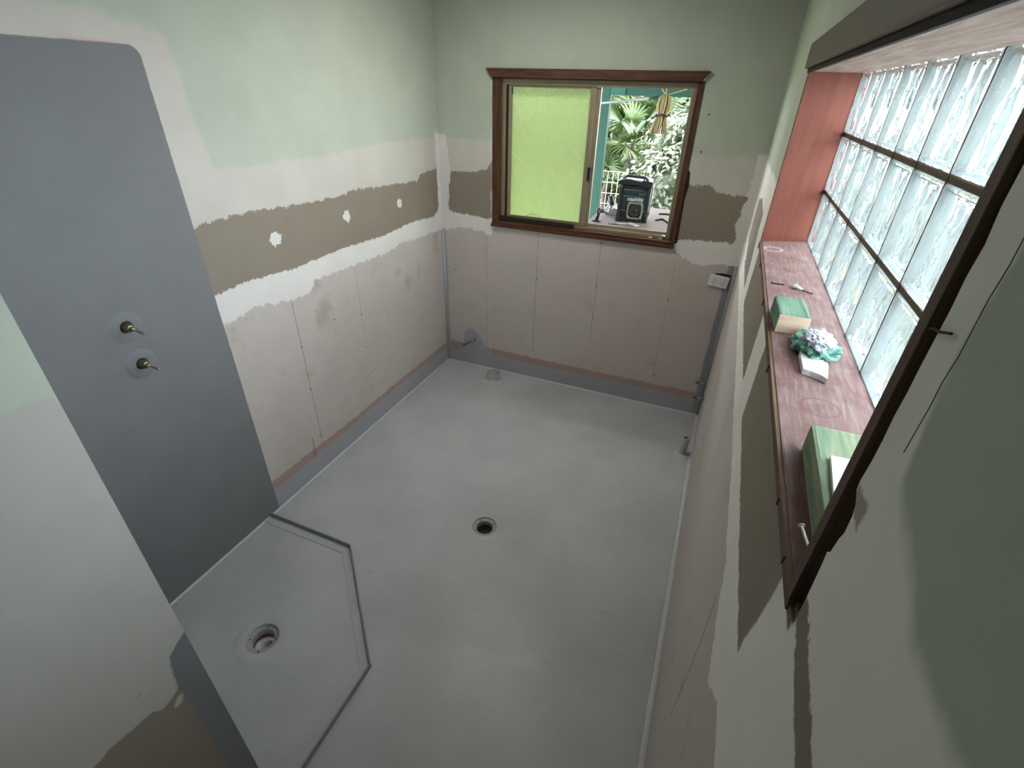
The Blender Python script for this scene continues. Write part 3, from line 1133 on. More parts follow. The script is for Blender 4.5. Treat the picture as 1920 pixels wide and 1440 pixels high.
# ------------------------------------------------------------------ shower tap spindles
m_greyw = plain('shower panel coat', GREY, .6, var=.06, scale=12)
for (y, z, tip, lab) in [(-2.268, 1.234, (.100, -2.272, 1.229), 'upper tap spindle on the grey shower wall'), (-2.266, 1.085, (.100, -2.270, 1.086), 'lower tap spindle on the grey shower wall')]:
    t = thing('tap_spindle', lab, 'tap', (0, y, z), group='bare tap spindles in the shower')
    bm = NB()
    lathe(bm, [(.0205, .0005), (.0225, .004), (.026, .0045), (.052, .0022), (.058, 0)], align((1, 0, 0), (0, y, z)), 40)
    obj('sealant_ring', bm, m_greyw, t, True)
    bm = NB()
    lathe(bm, [(.0001, .0006), (.0206, .0006)], align((1, 0, 0), (0, y, z)), 32)
    obj('recess', bm, m_black, t)
    bm = NB()
    lathe(bm, [(.0165, .0), (.0165, .014), (.0135, .016), (.0135, .026), (.010, .028), (.0001, .0285)], align((1, 0, 0), (0, y, z)), 24)
    obj('body', bm, m_brass, t, True)
    bm = NB()
    lathe(bm, [(.0125, .018), (.0125, .024)], align((1, 0, 0), (0, y, z)), 6)
    lathe(bm, [(.0085, .026), (.0085, .038), (.0001, .0385)], align((1, 0, 0), (0, y, z)), 6)
    obj('hex_nut', bm, m_chrome, t)
    bm = NB()
    p0, p1 = Vector((.034, y, z)), Vector(tip)
    tube(bm, [p0, p0.lerp(p1, .45), p0.lerp(p1, .55), p0.lerp(p1, .9), p1], [.0042, .0046, .0052, .0050, .0036], 12)
    obj('spindle', bm, m_chrome, t, True)

# ------------------------------------------------------------------ power outlet
t = thing('power_outlet', 'white double power outlet hanging crooked on the back wall', 'power outlet', (1.957, 0, 1.0))
t.rotation_euler = (0, math.radians(5.5), 0)
bm = NB()
box(bm, -.058, .058, -.017, -.006, -.0365, .0365, .003)
plt = obj('plate', bm, m_plastic, t, local=True)
bm = NB()
box(bm, -.046, .050, -.006, .0, -.026, .030)
obj('backing', bm, m_black, t, local=True)
for sx in (-1, 1):
    bm = NB()
    lathe(bm, [(.0085, .0165), (.0085, .0215), (.007, .0225), (.0001, .0228)], align((0, -1, 0), (sx * .027, 0, .018)), 20)
    obj('switch', bm, m_plastic, plt, True, True)
    for (dx, dz, rr) in [(-.0065, -.008, .5), (.0065, -.008, -.5), (0, -.021, 0)]:
        bm = NB()
        box(bm, -.0011, .0011, -.0176, -.0166, -.0042, .0042, 0, Matrix.Translation((sx * .027 + dx, 0, dz)) @ Matrix.Rotation(rr, 4, 'Y'))
        obj('socket_slot', bm, m_black, plt, local=True)
bm = NB()
prism(bm, [(1.925, 1.036), (2.020, 1.024), (2.022, 1.012), (2.022, 1.044), (1.975, 1.050), (1.93, 1.044)][::-1], 1, -.0012, .0)
obj('wall_cutout', bm, m_black, wk)

# ------------------------------------------------------------------ things on the glass-block sill
SZ = 1.5102
m_treat = wood('green treated pine', (.075, .16, .105), (.20, .34, .24), 'y', .9, .75)
m_treat2 = wood('faded green treated pine', (.13, .23, .15), (.40, .43, .26), 'y', .9, .75)
m_endgr = wood('pale end grain', (.62, .44, .30), (.85, .68, .52), 'x', 1.4, .8)


def offcut(label, cx, cy, sx, sy, sz, rz, body, end, grp):
    t = thing('timber_offcut', label, 'timber block', (cx, cy, SZ), rz, grp)
    bm = NB()
    box(bm, -sx / 2, sx / 2, -sy / 2 + .0012, sy / 2, 0, sz, .006)
    obj('body', bm, body, t, local=True)
    bm = NB()
    box(bm, -sx / 2 + .001, sx / 2 - .001, -sy / 2, -sy / 2 + .0025, .001, sz - .001, .0008)
    obj('sawn_end', bm, end, t, local=True)
    return t


offcut('small green treated timber block with pale sawn end on the sill', 2.088, -1.912, .070, .140, .046, .03, m_treat, m_endgr, 'timber offcuts on the sill')
offcut('long green treated timber block under a white tile piece on the sill', 2.118, -2.605, .088, .285, .050, -.02, m_treat2, m_treat, 'timber offcuts on the sill')
m_tile = plain('white sheet offcut', (.78, .80, .82), .5, var=.06, scale=30)
bm = NB()
prism(bm, [(2.092, -2.55), (2.16, -2.545), (2.165, -2.70), (2.083, -2.705), (2.085, -2.64)], 2, SZ + .0502, SZ + .0565)
tag(origin(obj('tile_piece', bm, m_tile), (2.125, -2.63, SZ + .0502)), 'white flat sheet offcut lying on the long timber block', 'tile')

# sponge, crumpled paper, plaster flake
def blob(cx, cy, cz, sx, sy, sz, sub, amp, fr, seed, mat, name, base):
    bm = NB()
    bmesh.ops.create_icosphere(bm, subdivisions=sub, radius=1.0)
    for v in bm.verts:
        n = v.co.normalized()
        k = 1 + amp * mnoise.noise(n * fr + Vector((seed, seed * 2.1, 0))) + amp * .6 * mnoise.noise(n * fr * 2.7 + Vector((0, seed, 3)))
        q = n * k
        v.co = Vector((cx + q.x * sx, cy + q.y * sy, max(base, cz + max(-.9, min(.95, q.z)) * sz)))
    return obj(name, bm, mat, None, False)


g = NT('green scourer sponge')
f = g.noise(scale=55, detail=4)
g.done(g.mix(g.rng(f, .3, .65), (.05, .20, .15), (.26, .46, .38)), .9, .2)
g.bump(g.noise(scale=160, detail=4), .9, .003)
o = blob(2.134, -2.062, SZ + .016, .044, .066, .022, 4, .35, 2.2, 3.0, g.m, 'sponge', SZ)
tag(origin(o, (2.134, -2.06, SZ)), 'ragged green scouring sponge under crumpled paper on the sill', 'sponge')
m_paper = plain('crumpled grey paper', (.56, .58, .66), .7, var=.15, scale=40)
o = blob(2.130, -2.085, SZ + .042, .026, .046, .013, 4, .5, 2.4, 8.2, m_paper, 'crumpled_paper', SZ + .028)
tag(origin(o, (2.132, -2.06, SZ + .026)), 'crumpled grey-white paper on top of the green sponge', 'paper')
m_plas = plain('plaster flake', (.66, .66, .67), .9, var=.1, scale=60, bump=.001)
bm = NB()
prism(bm, [(2.100, -2.10), (2.148, -2.095), (2.150, -2.15), (2.141, -2.212), (2.132, -2.20), (2.116, -2.190), (2.100, -2.185)], 2, SZ, SZ + .012)
tag(origin(obj('plaster_flake', bm, m_plas), (2.125, -2.15, SZ)), 'pointed white plaster flake beside the sponge on the sill', 'plaster piece')

bm = NB()
tube(bm, [(2.063, -1.597, SZ + .002), (2.098, -1.600, SZ + .002)], .0018, 8)
lathe(bm, [(.0001, 0), (.004, 0), (.004, .001), (.0001, .001)], align((1, 0, 0), (2.062, -1.597, SZ + .004)), 10)
tag(origin(obj('nail', bm, m_nail), (2.08, -1.6, SZ)), 'small rusty nail lying on the sill behind the green block', 'nail')
t = thing('wall_plug', 'white plastic wall plug with a screw lying on the sill', 'wall plug', (2.132, -1.626, SZ))
bm = NB()
tube(bm, [(2.120, -1.618, SZ + .006), (2.134, -1.622, SZ + .006), (2.144, -1.632, SZ + .005)], [.006, .005, .0035], 10)
tube(bm, [(2.122, -1.606, SZ + .004), (2.128, -1.60, SZ + .007), (2.135, -1.607, SZ + .004)], .003, 8)
obj('plug', bm, m_plastic, t, True)
bm = NB()
tube(bm, [(2.142, -1.632, SZ + .004), (2.170, -1.650, SZ + .002)], .0018, 8)
obj('screw', bm, m_nail, t, True)
bm = NB()
tube(bm, [(2.066, -2.758, 1.535), (2.050, -2.690, 1.546)], .0017, 8)
lathe(bm, [(.0001, 0), (.0042, 0), (.0042, .0012), (.0001, .0012)], align((-.2, .95, .15), (2.050, -2.690, 1.546)), 12)
tag(origin(obj('nail', bm, m_plastic), (2.062, -2.75, 1.535)), 'long pale nail leaning out of the near window jamb', 'nail')
bm = NB()
tube(bm, [(W - .004, -2.783, 1.849), (W - .004, -2.787, 1.8515), (W - .004, -2.800, 1.854), (W - .003, -2.8145, 1.859)], .0011, 8)
tag(origin(obj('nail', bm, m_nail), (W - .005, -2.8, 1.85)), 'bent dark nail sticking across the right wall beside the window', 'nail')
# ------------------------------------------------------------------ outside: ground, bench, radio
GZ = -.35
g = NT('sunny lawn')
f = g.noise(scale=1.2, detail=5)
f2 = g.noise(scale=30, detail=3)
c = g.mix(g.rng(f, .3, .7), (.07, .10, .022), (.12, .15, .045))
g.done(g.mix(g.math('MULTIPLY', f2, .5), c, (.04, .07, .013)), .9, .2)
g.bump(f2, .8, .02)
m_lawn = g.m
m_pave = plain('pale side path', (0.07, 0.07, 0.066), .9, var=.12, scale=4)
bm = NB()
box(bm, -14, 9, .11, 16, GZ - .1, GZ)
struct(obj('ground', bm, m_lawn), 'sunlit lawn outside the back window', 'ground')
bm = NB()
box(bm, W + .24, 9, -12, .11, GZ - .1, GZ)
struct(obj('ground_path', bm, m_pave), 'pale paved strip beside the house', 'ground')

g = NT('weathered bench top')
f = g.noise(g.scale(g.oc(), 3, 30, 30), 2.0, 4)
f2 = g.noise(scale=7, detail=4)
g.done(g.mix(f2, g.mix(f, (.05, .033, .023), (.11, .075, .055)), (.09, .072, .06)), .8, .3)
m_bench = g.m
BT = 1.15
t = thing('workbench', 'weathered timber bench outside the window under the radio', 'bench', (1.6, .75, GZ))
bm = NB()
box(bm, .955, 2.25, .22, 1.27, BT - .035, BT, .004)
obj('bench_top', bm, m_bench, t)
for (x, y) in [(1.1, .3), (2.15, .3), (1.1, 1.18), (2.15, 1.18)]:
    bm = NB()
    box(bm, x - .04, x + .04, y - .04, y + .04, GZ, BT - .035, .003)
    obj('leg', bm, m_bench, t)
bm = NB()
box(bm, 1.1, 2.15, 1.16, 1.20, BT - .15, BT - .035)
obj('rail', bm, m_bench, t)

m_rad = plain('black teal radio shell', (0.0045, 0.0072, 0.009), .42, var=.2)
m_teal = plain('teal radio panel', (0.0036, 0.0153, 0.0189), .38, var=.15)
m_rub = plain('rubber bumper', (0.0054, 0.0054, 0.00585), .7, var=.2)
m_silver = plain('silver speaker frame', (0.189, 0.189, 0.1845), .4, .3, var=.06)
m_cone = plain('speaker cone', (0.0135, 0.0099, 0.0081), .6, var=.2)
m_cream = plain('radio back frame', (0.189, 0.18, 0.153), .6, var=.1)
m_white = plain('white lettering', (0.3825, 0.3825, 0.3735), .5, var=.0)
m_blue = plain('pale blue lettering', (0.099, 0.144, 0.162), .5, var=.0)


def text(name, body, size, mat, parent, M, shear=0.0, off=0.0, sx=1.0):
    cu = bpy.data.curves.new(name, 'FONT')
    cu.body = body
    cu.size = size
    cu.align_x = 'CENTER'
    cu.align_y = 'CENTER'
    cu.shear = shear
    cu.offset = off
    cu.extrude = .0006
    tmp = bpy.data.objects.new('tmp', cu)
    C.objects.link(tmp)
    bpy.context.view_layer.update()
    me = bpy.data.meshes.new_from_object(tmp.evaluated_get(bpy.context.evaluated_depsgraph_get()))
    bpy.data.objects.remove(tmp)
    me.name = name
    me.transform(M @ Matrix.Diagonal((sx, 1, 1, 1)))
    me.materials.clear()
    me.materials.append(mat)
    o = bpy.data.objects.new(name, me)
    C.objects.link(o)
    o.parent = parent
    return o


r = thing('jobsite_radio', 'black and teal jobsite radio with silver speaker frame on the bench', 'radio', (1.262, .645, BT), math.radians(7))
RW, RD, RH = .235, .165, .285      # local: front faces -y, origin at front bottom centre
bm = NB()
box(bm, -.095, .105, .006, RD, .02, .255, .012)
obj('body', bm, m_rad, r, local=True)
bm = NB()
box(bm, -.082, .085, -.001, .010, .062, .182, .004)
lowp = obj('lower_panel', bm, m_teal, r, local=True)
bm = NB()
box(bm, -.082, .085, .000, .010, .188, .226, .004)
ctlp = obj('control_panel', bm, m_teal, r, local=True)
bm = NB()
box(bm, -.078, .050, -.0015, .004, .226, .2295)
obj('display_strip', bm, m_silver, r, local=True)
bm = NB()
box(bm, -.082, .06, -.0015, .004, .1835, .186)
obj('seam_line', bm, m_silver, r, local=True)
bm = NB()
box(bm, -.12, -.045, -.0015, .004, .083, .0855)
obj('lower_seam', bm, m_silver, r, local=True)
bm = NB()
box(bm, .075, .115, -.0015, .004, .085, .0875)
obj('lower_seam', bm, m_silver, r, local=True)
for (sx, sy) in ((-1, 0), (1, 0), (-1, 1), (1, 1)):
    bm = NB()
    x = sx * .102
    y = .012 + sy * (RD - .02)
    box(bm, x - .0155, x + .0155, y - .018, y + .018, .0, .060, .008)
    obj('corner_foot', bm, m_rub, r, local=True)
    bm = NB()
    box(bm, x - .012, x + .012, y - .014, y + .014, .056, .245, .006)
    obj('corner_bumper', bm, m_rub, r, local=True)
bm = NB()
box(bm, -.09, .10, .0, .04, .0, .03, .006)
obj('base_bar', bm, m_rub, r, local=True)
# top lid with overhanging handle
bm = NB()
prism(bm, [(-.128, .262), (-.128, .284), (-.09, .300), (.10, .292), (.118, .288), (.118, .252), (.06, .246), (.03, .262)], 1, -.004, RD + .012)
obj('top_lid', bm, m_rad, r, local=True)
bm = NB()
tube(bm, [(-.118, -.002, .298), (-.05, -.004, .301), (.04, -.004, .289)], .0035, 8)
obj('lid_edge', bm, m_silver, r, True, True)
bm = NB()
tube(bm, [(-.10, .03, .296), (-.07, .03, .318), (.06, .03, .312), (.085, .03, .292)], .009, 10)
obj('handle', bm, m_rub, r, True, True)
# octagonal speaker frame
def octo(hx, hz, c, cx, cz):
    return [(cx - hx + c, cz - hz), (cx + hx - c, cz - hz), (cx + hx, cz - hz + c * 1.6), (cx + hx, cz + hz - c * 1.6), (cx + hx - c, cz + hz), (cx - hx + c, cz + hz), (cx - hx, cz + hz - c * 1.6), (cx - hx, cz - hz + c * 1.6)]


scx, scz = .018, .084
bm = NB()
plate(bm, octo(.058, .060, .014, scx, scz), [octo(.047, .049, .012, scx, scz)], 1, -.010, .0)
spf = obj('speaker_frame', bm, m_silver, r, local=True)
for (dx, dz) in ((-1, -1), (1, -1), (-1, 1), (1, 1)):
    bm = NB()
    lathe(bm, [(.0001, .0125), (.0045, .0125), (.009, .011), (.010, .004)], align((0, -1, 0), (scx + dx * .043, 0, scz + dz * .051)), 14)
    obj('frame_lug', bm, m_silver, spf, True, True)
    bm = NB()
    lathe(bm, [(.0001, .0132), (.0042, .0130), (.0042, .0120)], align((0, -1, 0), (scx + dx * .043, 0, scz + dz * .051)), 12)
    obj('frame_screw', bm, m_black, spf, False, True)
bm = NB()
lathe(bm, [(.046, .004), (.044, .007), (.038, .006), (.022, .002), (.018, .003), (.010, .006), (.0001, .0075)], align((0, -1, 0), (scx, 0, scz)), 32)
obj('speaker_cone', bm, m_cone, r, True, True)
RX = Matrix.Translation((.008, -.0022, .1645)) @ Matrix.Rotation(PI / 2, 4, 'X')
text('brand_lettering', 'makita', .040, m_white, lowp, RX, .28, .0010, 1.08)
text('small_lettering', 'Bluetooth', .011, m_blue, ctlp, Matrix.Translation((.055, -.0012, .201)) @ Matrix.Rotation(PI / 2, 4, 'X'), 0, .0003)
bm = NB()
tube(bm, [(.052, .02, .28), (.056, .02, .345), (.062, .02, .385)], [.0045, .004, .003], 8)
obj('antenna', bm, m_black, r, True, True)
# side roll bars at the right and rear
for (yy, m) in ((.055, m_cream), (.10, m_rub), (.135, m_cream)):
    bm = NB()
    tube(bm, [(.112, yy, .03), (.124, yy + .004, .05), (.124, yy + .004, .235), (.112, yy, .262)], .006, 8)
    obj('side_bar', bm, m, r, True, True)
bm = NB()
tube(bm, [(.10, RD + .01, .02), (.112, RD + .02, .04), (.112, RD + .02, .25), (.10, RD + .01, .27)], .006, 8)
obj('rear_bar', bm, m_cream, r, True, True)

# small things on the bench
t = thing('clamp', 'small black clamp standing on the left edge of the bench', 'clamp', (1.02, .55, BT))
bm = NB()
lathe(bm, [(.0001, 0), (.026, .002), (.028, .012), (.018, .020), (.010, .022), (.010, .05), (.0001, .051)], Matrix.Translation((1.02, .55, BT + .068)) @ Matrix.Rotation(1.2, 4, 'Y'), 20)
obj('head', bm, m_black, t, True)
bm = NB()
tube(bm, [(1.02, .55, BT), (1.028, .55, BT + .05), (1.033, .55, BT + .10)], [.015, .012, .009], 10)
tube(bm, [(1.025, .55, BT + .072), (1.095, .56, BT + .066)], .006, 8)
obj('arm', bm, m_black, t, True)
bm = NB()
box(bm, .99, 1.05, .535, .565, BT, BT + .010, .003)
obj('foot', bm, m_black, t)
t = thing('angle_tool', 'dark power tool lying behind the radio on the bench', 'power tool', (1.045, .86, BT))
bm = NB()
tube(bm, [(1.04, .86, BT + .135), (1.055, .86, BT + .095), (1.065, .86, BT + .065)], [.018, .024, .015], 14)
obj('motor', bm, m_black, t, True)
bm = NB()
tube(bm, [(1.065, .86, BT + .065), (1.055, .86, BT + .045), (1.05, .86, BT + .02)], [.007, .008, .010], 10)
obj('neck', bm, m_silver, t, True)
bm = NB()
prism(bm, [(1.02, BT), (1.13, BT), (1.12, BT + .045), (1.09, BT + .055)], 1, .82, .90)
obj('base', bm, m_silver, t)
m_card = plain('pale card', (0.27, 0.261, 0.234), .8, var=.06)
bm = NB()
prism(bm, [(1.175, .545), (1.245, .575), (1.262, .55), (1.19, .522)], 2, BT, BT + .006)
tag(origin(obj('card_scrap', bm, m_card), (1.21, .55, BT)), 'pale bent card scrap in front of the radio', 'card')
bm = NB()
prism(bm, [(1.255, .57), (1.275, .595), (1.345, .545), (1.318, .515)], 2, BT, BT + .008)
tag(origin(obj('card_scrap', bm, m_card), (1.3, .555, BT)), 'cream card strip lying before the right foot of the radio', 'card')
bm = NB()
prism(bm, [(1.12, .52), (1.185, .545), (1.20, .52), (1.14, .495)], 2, BT, BT + .004)
tag(origin(obj('rag', bm, m_rub), (1.16, .52, BT)), 'dark flat scrap on the bench left of the radio', 'rag')
for k, (pts, lab) in enumerate([([(1.43, .78, BT + .006), (1.47, .85, BT + .006), (1.50, .80, BT + .006), (1.53, .72, BT + .006)], 'dark cable end curling on the bench right of the radio'),
                               ([(1.42, 1.02, BT + .006), (1.47, 1.05, BT + .006), (1.54, 1.03, BT + .006)], 'dark cable lying at the far side of the bench')]):
    bm = NB()
    tube(bm, pts, .006, 8)
    tag(origin(obj('cable', bm, m_rub, None, True), pts[0][:2] + (BT,)), lab, 'cable')

# ------------------------------------------------------------------ outside: post, beam, rail, hank of twine
m_gpost = plain('green painted steel', (.0026, .034, .020), .75, var=.1, scale=6)
t = thing('pergola_frame', 'dark green post and beam frame outside the window', 'pergola', (.70, 1.9, GZ))
bm = NB()
box(bm, .645, .725, 1.86, 1.94, GZ, 2.35, .004)
obj('post', bm, m_gpost, t)
bm = NB()
box(bm, .725, 3.6, 1.87, 1.93, 1.965, 2.12, .004)
obj('beam', bm, m_gpost, t)
bm = NB()
box(bm, 3.6, 3.68, 1.86, 1.94, GZ, 2.35, .004)
obj('post', bm, m_gpost, t)
bm = NB()
box(bm, -3.2, 3.9, .46, 2.15, 2.36, 2.40, .004)
obj('shade_roof', bm, m_gpost, t)  # unseen roof added to shade bench, radio and post from the sky
bm = NB()
box(bm, .67, .70, .12, 1.86, 2.20, 2.30, .004)
obj('rafter', bm, m_gpost, t)
bm = NB()
box(bm, .725, .86, 1.862, 1.87, 1.967, 2.06, .002)
obj('bracket_plate', bm, plain('lighter green plate', (.005, .055, .034), .7, var=.1), t)
m_rail = plain('white rail', (0.324, 0.324, 0.324), .4, var=.03)
bm = NB()
tube(bm, [(.40, 1.08, 1.866), (.836, 1.08, 1.915), (1.22, 1.08, 1.958)], .0085, 10)
o = tag(origin(obj('clothes_rail', bm, m_rail, None, True), (.836, 1.08, 1.915)), 'white clothes rail crossing in front of the green post', 'rail')
bm = NB()
tube(bm, [(1.20, 1.08, 1.956), (1.28, 1.08, 1.965)], .012, 10)
ob = obj('end_cap', bm, m_gpost, o, True)
bm = NB()
tube(bm, [(.60, .12, 2.05), (.62, 1.08, 1.89)], .004, 6)
obj('hanger', bm, m_rail, o, True)

t = thing('twine_hank', 'hank of straw coloured twine hanging in the window view', 'twine', (1.335, .9, 1.74))
rg = random.Random(9)
m_straw = plain('straw twine', (.26, .21, .10), .8, var=.35, scale=90)
bm = NB()
for k in range(85):
    a = rg.uniform(0, 2 * PI)
    q = math.sqrt(rg.random())
    ca, sa_ = math.cos(a) * q, math.sin(a) * q
    prof = [(1.985, .012), (1.965, .045), (1.92, .055), (1.865, .040), (1.85, .036), (1.80, .055), (1.745 + rg.uniform(-.012, .012), .066)]
    lean = [0, 0, -.002, -.004, -.005, -.012, -.018]
    pts = [Vector((1.340 + l + ca * w + rg.uniform(-.002, .002), .9 + sa_ * w * .7, z)) for (z, w), l in zip(prof, lean)]
    tube(bm, pts, .0032, 5)
o = obj('strands', bm, m_straw, t, True)
o['kind'] = 'stuff'
bm = NB()
ring_ = [(1.336 + .043 * math.cos(a), .9 + .034 * math.sin(a), 1.856 + .006 * math.sin(3 * a)) for a in [2 * PI * k / 20 for k in range(21)]]
tube(bm, ring_, .006, 8)
tube(bm, [(1.30, .87, 1.852), (1.275, .86, 1.835), (1.262, .86, 1.832)], .005, 6)
tube(bm, [(1.375, .87, 1.852), (1.39, .86, 1.862), (1.40, .86, 1.845)], .005, 6)
obj('tie', bm, m_rub, t, True)
for p in [(1.245, .9, 2.09), (1.33, .9, 2.12), (1.52, .9, 2.035)]:
    bm = NB()
    tube(bm, [p, (1.34, .9, 1.978)], .004, 6)
    obj('hanging_string', bm, m_straw, t, True)

# ------------------------------------------------------------------ outside: planting and fences
m_leaf = plain('shrub leaf', (0.049, 0.072, 0.0245), .55, var=.45, scale=6)
m_leafp = plain('pale variegated leaf', (0.104, 0.124, 0.0778), .5, var=.35, scale=9)
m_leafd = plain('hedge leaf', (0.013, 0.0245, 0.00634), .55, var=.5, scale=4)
m_palm = plain('palm frond', (0.0346, 0.0619, 0.0158), .45, var=.4, scale=5)
m_stem = plain('brown stem', (0.0346, 0.0259, 0.0173), .9, var=.3)
m_redl = plain('red leaf', (0.109, 0.0288, 0.0288), .5, var=.3, scale=8)


def leaves(bm, n, cen, rad, ln, rg, shell=.55, up=.4):
    for _ in range(n):
        d = Vector((rg.gauss(0, 1), rg.gauss(0, 1), rg.gauss(0, 1))).normalized()
        k = shell + (1 - shell) * rg.random() ** .5
        p = Vector((cen[0] + d.x * rad[0] * k, cen[1] + d.y * rad[1] * k, cen[2] + d.z * rad[2] * k))
        nrm = (d + Vector((rg.uniform(-.7, .7), rg.uniform(-.7, .7), rg.uniform(-.3, .9) + up))).normalized()
        t1 = nrm.orthogonal().normalized()
        t1 = Matrix.Rotation(rg.uniform(0, 2 * PI), 3, nrm) @ t1
        t2 = nrm.cross(t1)
        L = ln * rg.uniform(.6, 1.25)
        w = L * .27
        a = bm.verts.new(p)
        b = bm.verts.new(p + t1 * L * .5 + t2 * w + nrm * L * .06)
        c = bm.verts.new(p + t1 * L - nrm * L * .12)
        e = bm.verts.new(p + t1 * L * .5 - t2 * w + nrm * L * .06)
        bm.faces.new((a, b, c))
        bm.faces.new((a, c, e))


def shrub(name, label, base, blobs, ln, mat, seed, n, core=None, cat='shrub', group=None):
    rg = random.Random(seed)
    t = thing(name, label, cat, base, group=group)
    bm = NB()
    tot = sum(b[1][0] * b[1][2] for b in blobs)
    for (cen, rad) in blobs:
        leaves(bm, int(n * rad[0] * rad[2] / tot), cen, rad, ln, rg)
    o = obj('foliage', bm, mat, t)
    o['kind'] = 'stuff'
    for (cen, rad) in blobs:
        bm = NB()
        b = Vector(base)
        tube(bm, [b + Vector((rg.uniform(-.05, .05), 0, 0)), b.lerp(Vector(cen), .6) + Vector((rg.uniform(-.06, .06), 0, 0)), Vector(cen) + Vector((0, 0, rad[2] * .4))], [.022, .014, .006], 6)
        obj('stem', bm, m_stem, t, True)
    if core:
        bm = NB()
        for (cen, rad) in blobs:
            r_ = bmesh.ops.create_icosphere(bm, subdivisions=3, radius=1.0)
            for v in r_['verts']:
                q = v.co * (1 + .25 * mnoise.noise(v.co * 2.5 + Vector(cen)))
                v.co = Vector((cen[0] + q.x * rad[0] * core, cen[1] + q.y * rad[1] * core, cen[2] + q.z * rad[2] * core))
        obj('shade_core', bm, m_leafd, t, True)  # dark solid core stands in for the shade between the leaves
    return t


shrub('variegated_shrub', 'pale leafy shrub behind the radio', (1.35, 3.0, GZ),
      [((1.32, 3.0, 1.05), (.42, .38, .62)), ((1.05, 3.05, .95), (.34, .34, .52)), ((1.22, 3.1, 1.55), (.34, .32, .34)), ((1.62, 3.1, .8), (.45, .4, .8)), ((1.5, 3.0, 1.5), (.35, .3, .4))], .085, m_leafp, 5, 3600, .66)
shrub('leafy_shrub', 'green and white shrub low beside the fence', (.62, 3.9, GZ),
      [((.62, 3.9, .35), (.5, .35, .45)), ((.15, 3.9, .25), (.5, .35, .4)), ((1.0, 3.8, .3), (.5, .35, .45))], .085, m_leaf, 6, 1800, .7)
shrub('red_leaf_shrub', 'shrub with reddish leaves high at the right of the view', (1.62, 4.4, GZ),
      [((1.40, 4.4, 1.72), (.22, .2, .22)), ((1.6, 4.4, 1.5), (.25, .2, .3))], .08, m_redl, 7, 420)
GT = []
for k in range(7):
    GT.append((-5.0 + 1.40 * k, 6.7, .60, 1.75))
for k in range(6):
    GT.append((-4.5 + 1.42 * k, 8.2, .68, 2.0))
LAB = {3: 'bushy tree behind the meeting stile of the sliding window', 4: 'dense bushy tree behind the tall fan palm', 10: 'back-row tree seen between palm fronds beside the green post', 11: 'back-row tree above the pale shrub under the green beam', 5: 'dense bushy tree behind the pale leafy shrub', 6: 'bushy tree at the far right end of the garden', 12: 'back-row tree behind the reddish shrub'}
for k, (x, y, rx, rz) in enumerate(GT):
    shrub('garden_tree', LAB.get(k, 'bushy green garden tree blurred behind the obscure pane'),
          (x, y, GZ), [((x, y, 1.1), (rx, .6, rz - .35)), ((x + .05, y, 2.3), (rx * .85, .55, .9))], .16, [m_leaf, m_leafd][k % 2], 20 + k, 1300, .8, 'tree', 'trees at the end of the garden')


def frond_mesh(seed, R, n=26):
    rg = random.Random(seed)
    bm = NB()
    L0 = R * .75
    tube(bm, [(0, 0, 0), (0, L0 * .5, L0 * .06), (0, L0, 0)], [.011, .009, .006], 6)
    for i in range(n):
        a = math.radians(-140 + 280 * i / (n - 1))
        d = Vector((math.sin(a), math.cos(a), 0))
        s_ = Vector((math.cos(a), -math.sin(a), 0))
        L = R * (1 - .25 * abs(a) / 2.4) * rg.uniform(.88, 1.05)
        o = Vector((0, L0, 0))
        w = R * .030
        dr = rg.uniform(.10, .28)
        prev = None
        for (k, wk) in ((0.04, .25), (.35, 1.0), (.65, .8), (1.0, .04)):
            c = o + d * L * k + Vector((0, 0, -dr * L * k * k + .02 * R))
            e = [bm.verts.new(c + s_ * w * wk + Vector((0, 0, .01 * wk))), bm.verts.new(c - Vector((0, 0, .004))), bm.verts.new(c - s_ * w * wk + Vector((0, 0, .01 * wk)))]
            if prev:
                bm.faces.new((prev[0], prev[1], e[1], e[0]))
                bm.faces.new((prev[1], prev[2], e[2], e[1]))
            prev = e
    me = bpy.data.meshes.new('frond')
    bm.to_mesh(me)
    bm.free()
    me.materials.append(m_palm)
    return me


FM = [frond_mesh(40 + k, .42) for k in range(3)]


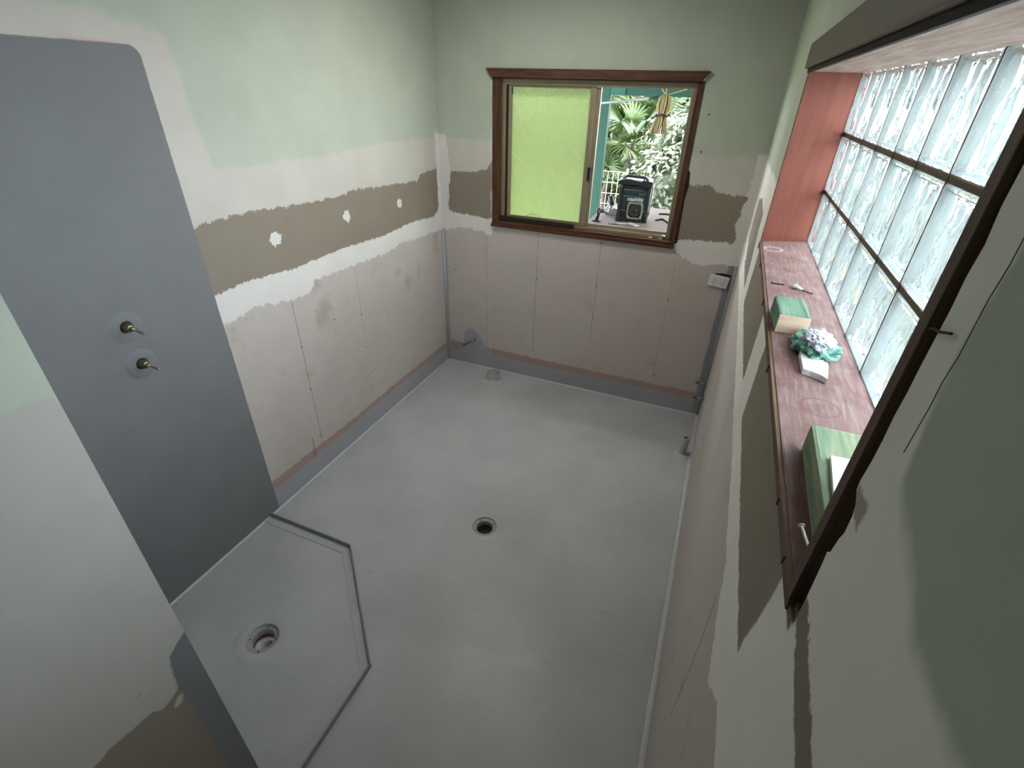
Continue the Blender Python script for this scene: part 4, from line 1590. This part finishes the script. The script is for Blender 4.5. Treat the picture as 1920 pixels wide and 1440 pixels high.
def palm(label, base, crown, nf, seed, sc=1.0):
    rg = random.Random(seed)
    t = thing('fan_palm', label, 'palm', base, group='fan palms in the garden')
    bm = NB()
    b, c = Vector(base), Vector(crown)
    tube(bm, [b.lerp(c, k / 12) + Vector((.01 * math.sin(k), 0, 0)) for k in range(13)], [.06 - .002 * k + (.008 if k % 2 else 0) for k in range(13)], 10)
    obj('trunk', bm, m_stem, t, True)
    for k in range(nf):
        az = 2 * PI * k / nf + rg.uniform(-.3, .3)
        el = rg.uniform(-.15, 1.15)
        d = Vector((math.cos(az) * math.cos(el), math.sin(az) * math.cos(el), math.sin(el)))
        xq = d.cross(Vector((0, 0, 1))).normalized()
        zq = xq.cross(d)
        M = Matrix((xq, d, zq)).transposed().to_4x4()
        M.translation = c - b
        o = bpy.data.objects.new('frond', FM[k % 3])
        C.objects.link(o)
        o.parent = t
        o.matrix_local = M @ Matrix.Rotation(rg.uniform(-.5, .5), 4, 'Y') @ Matrix.Scale(sc * rg.uniform(.85, 1.1), 4)


palm('tall fan palm with spread fronds right of the green post', (.72, 3.7, GZ), (.66, 3.7, 1.42), 13, 3, .95)
palm('fan palm with bluish fronds behind the twine hank', (.72, 5.5, GZ), (.58, 5.5, 1.57), 12, 8, 1.1)
palm('low fan palm beside the wire fence', (.35, 3.6, GZ), (.42, 3.6, .98), 10, 12, .75)

m_wire = plain('white wire', (0.23, 0.23, 0.224), .5, var=.02)
t = thing('wire_fence', 'white wire mesh fence panel between post and radio', 'fence', (.55, 3.2, GZ))
fy = 3.2
for k in range(11):
    x = .05 + .065 * k
    bm = NB()
    tube(bm, [(x, fy, GZ), (x, fy, 1.155)], .005, 5)
    obj('upright_wire', bm, m_wire, t)
for k in range(9):
    z = 1.155 - .125 * k
    bm = NB()
    tube(bm, [(.03, fy, z), (.74, fy, z)], .005, 5)
    obj('cross_wire', bm, m_wire, t)
for x in (.03, .74):
    bm = NB()
    tube(bm, [(x, fy, GZ), (x, fy, 1.2)], .018, 8)
    obj('fence_post', bm, m_wire, t)

# side boundary fence seen only blurred through the glass blocks
m_fence = plain('pale grey fence boards', (0.0979, 0.104, 0.104), .8, var=.25, scale=2)
t = thing('boundary_fence', 'pale board fence dimly seen through the glass blocks', 'fence', (4.2, 0, GZ))
bm = NB()
box(bm, 4.2, 4.22, -.02, .02, 0, 1.7)
me_b = None
for k in range(104):
    y = -5.0 + .15 * k
    if me_b is None:
        bm.free()
        bm = NB()
        box(bm, -.01, .01, -.071, .071, 0, 1.75, .003)
        o = obj('board', bm, m_fence, t, local=True)
        me_b = o.data
    else:
        o = bpy.data.objects.new('board', me_b)
        C.objects.link(o)
        o.parent = t
    o.location = (0, y, 0)
for z in (.3, 1.4):
    bm = NB()
    box(bm, 4.212, 4.252, -5.1, 10.6, GZ + z, GZ + z + .09)
    obj('rail', bm, m_fence, t)
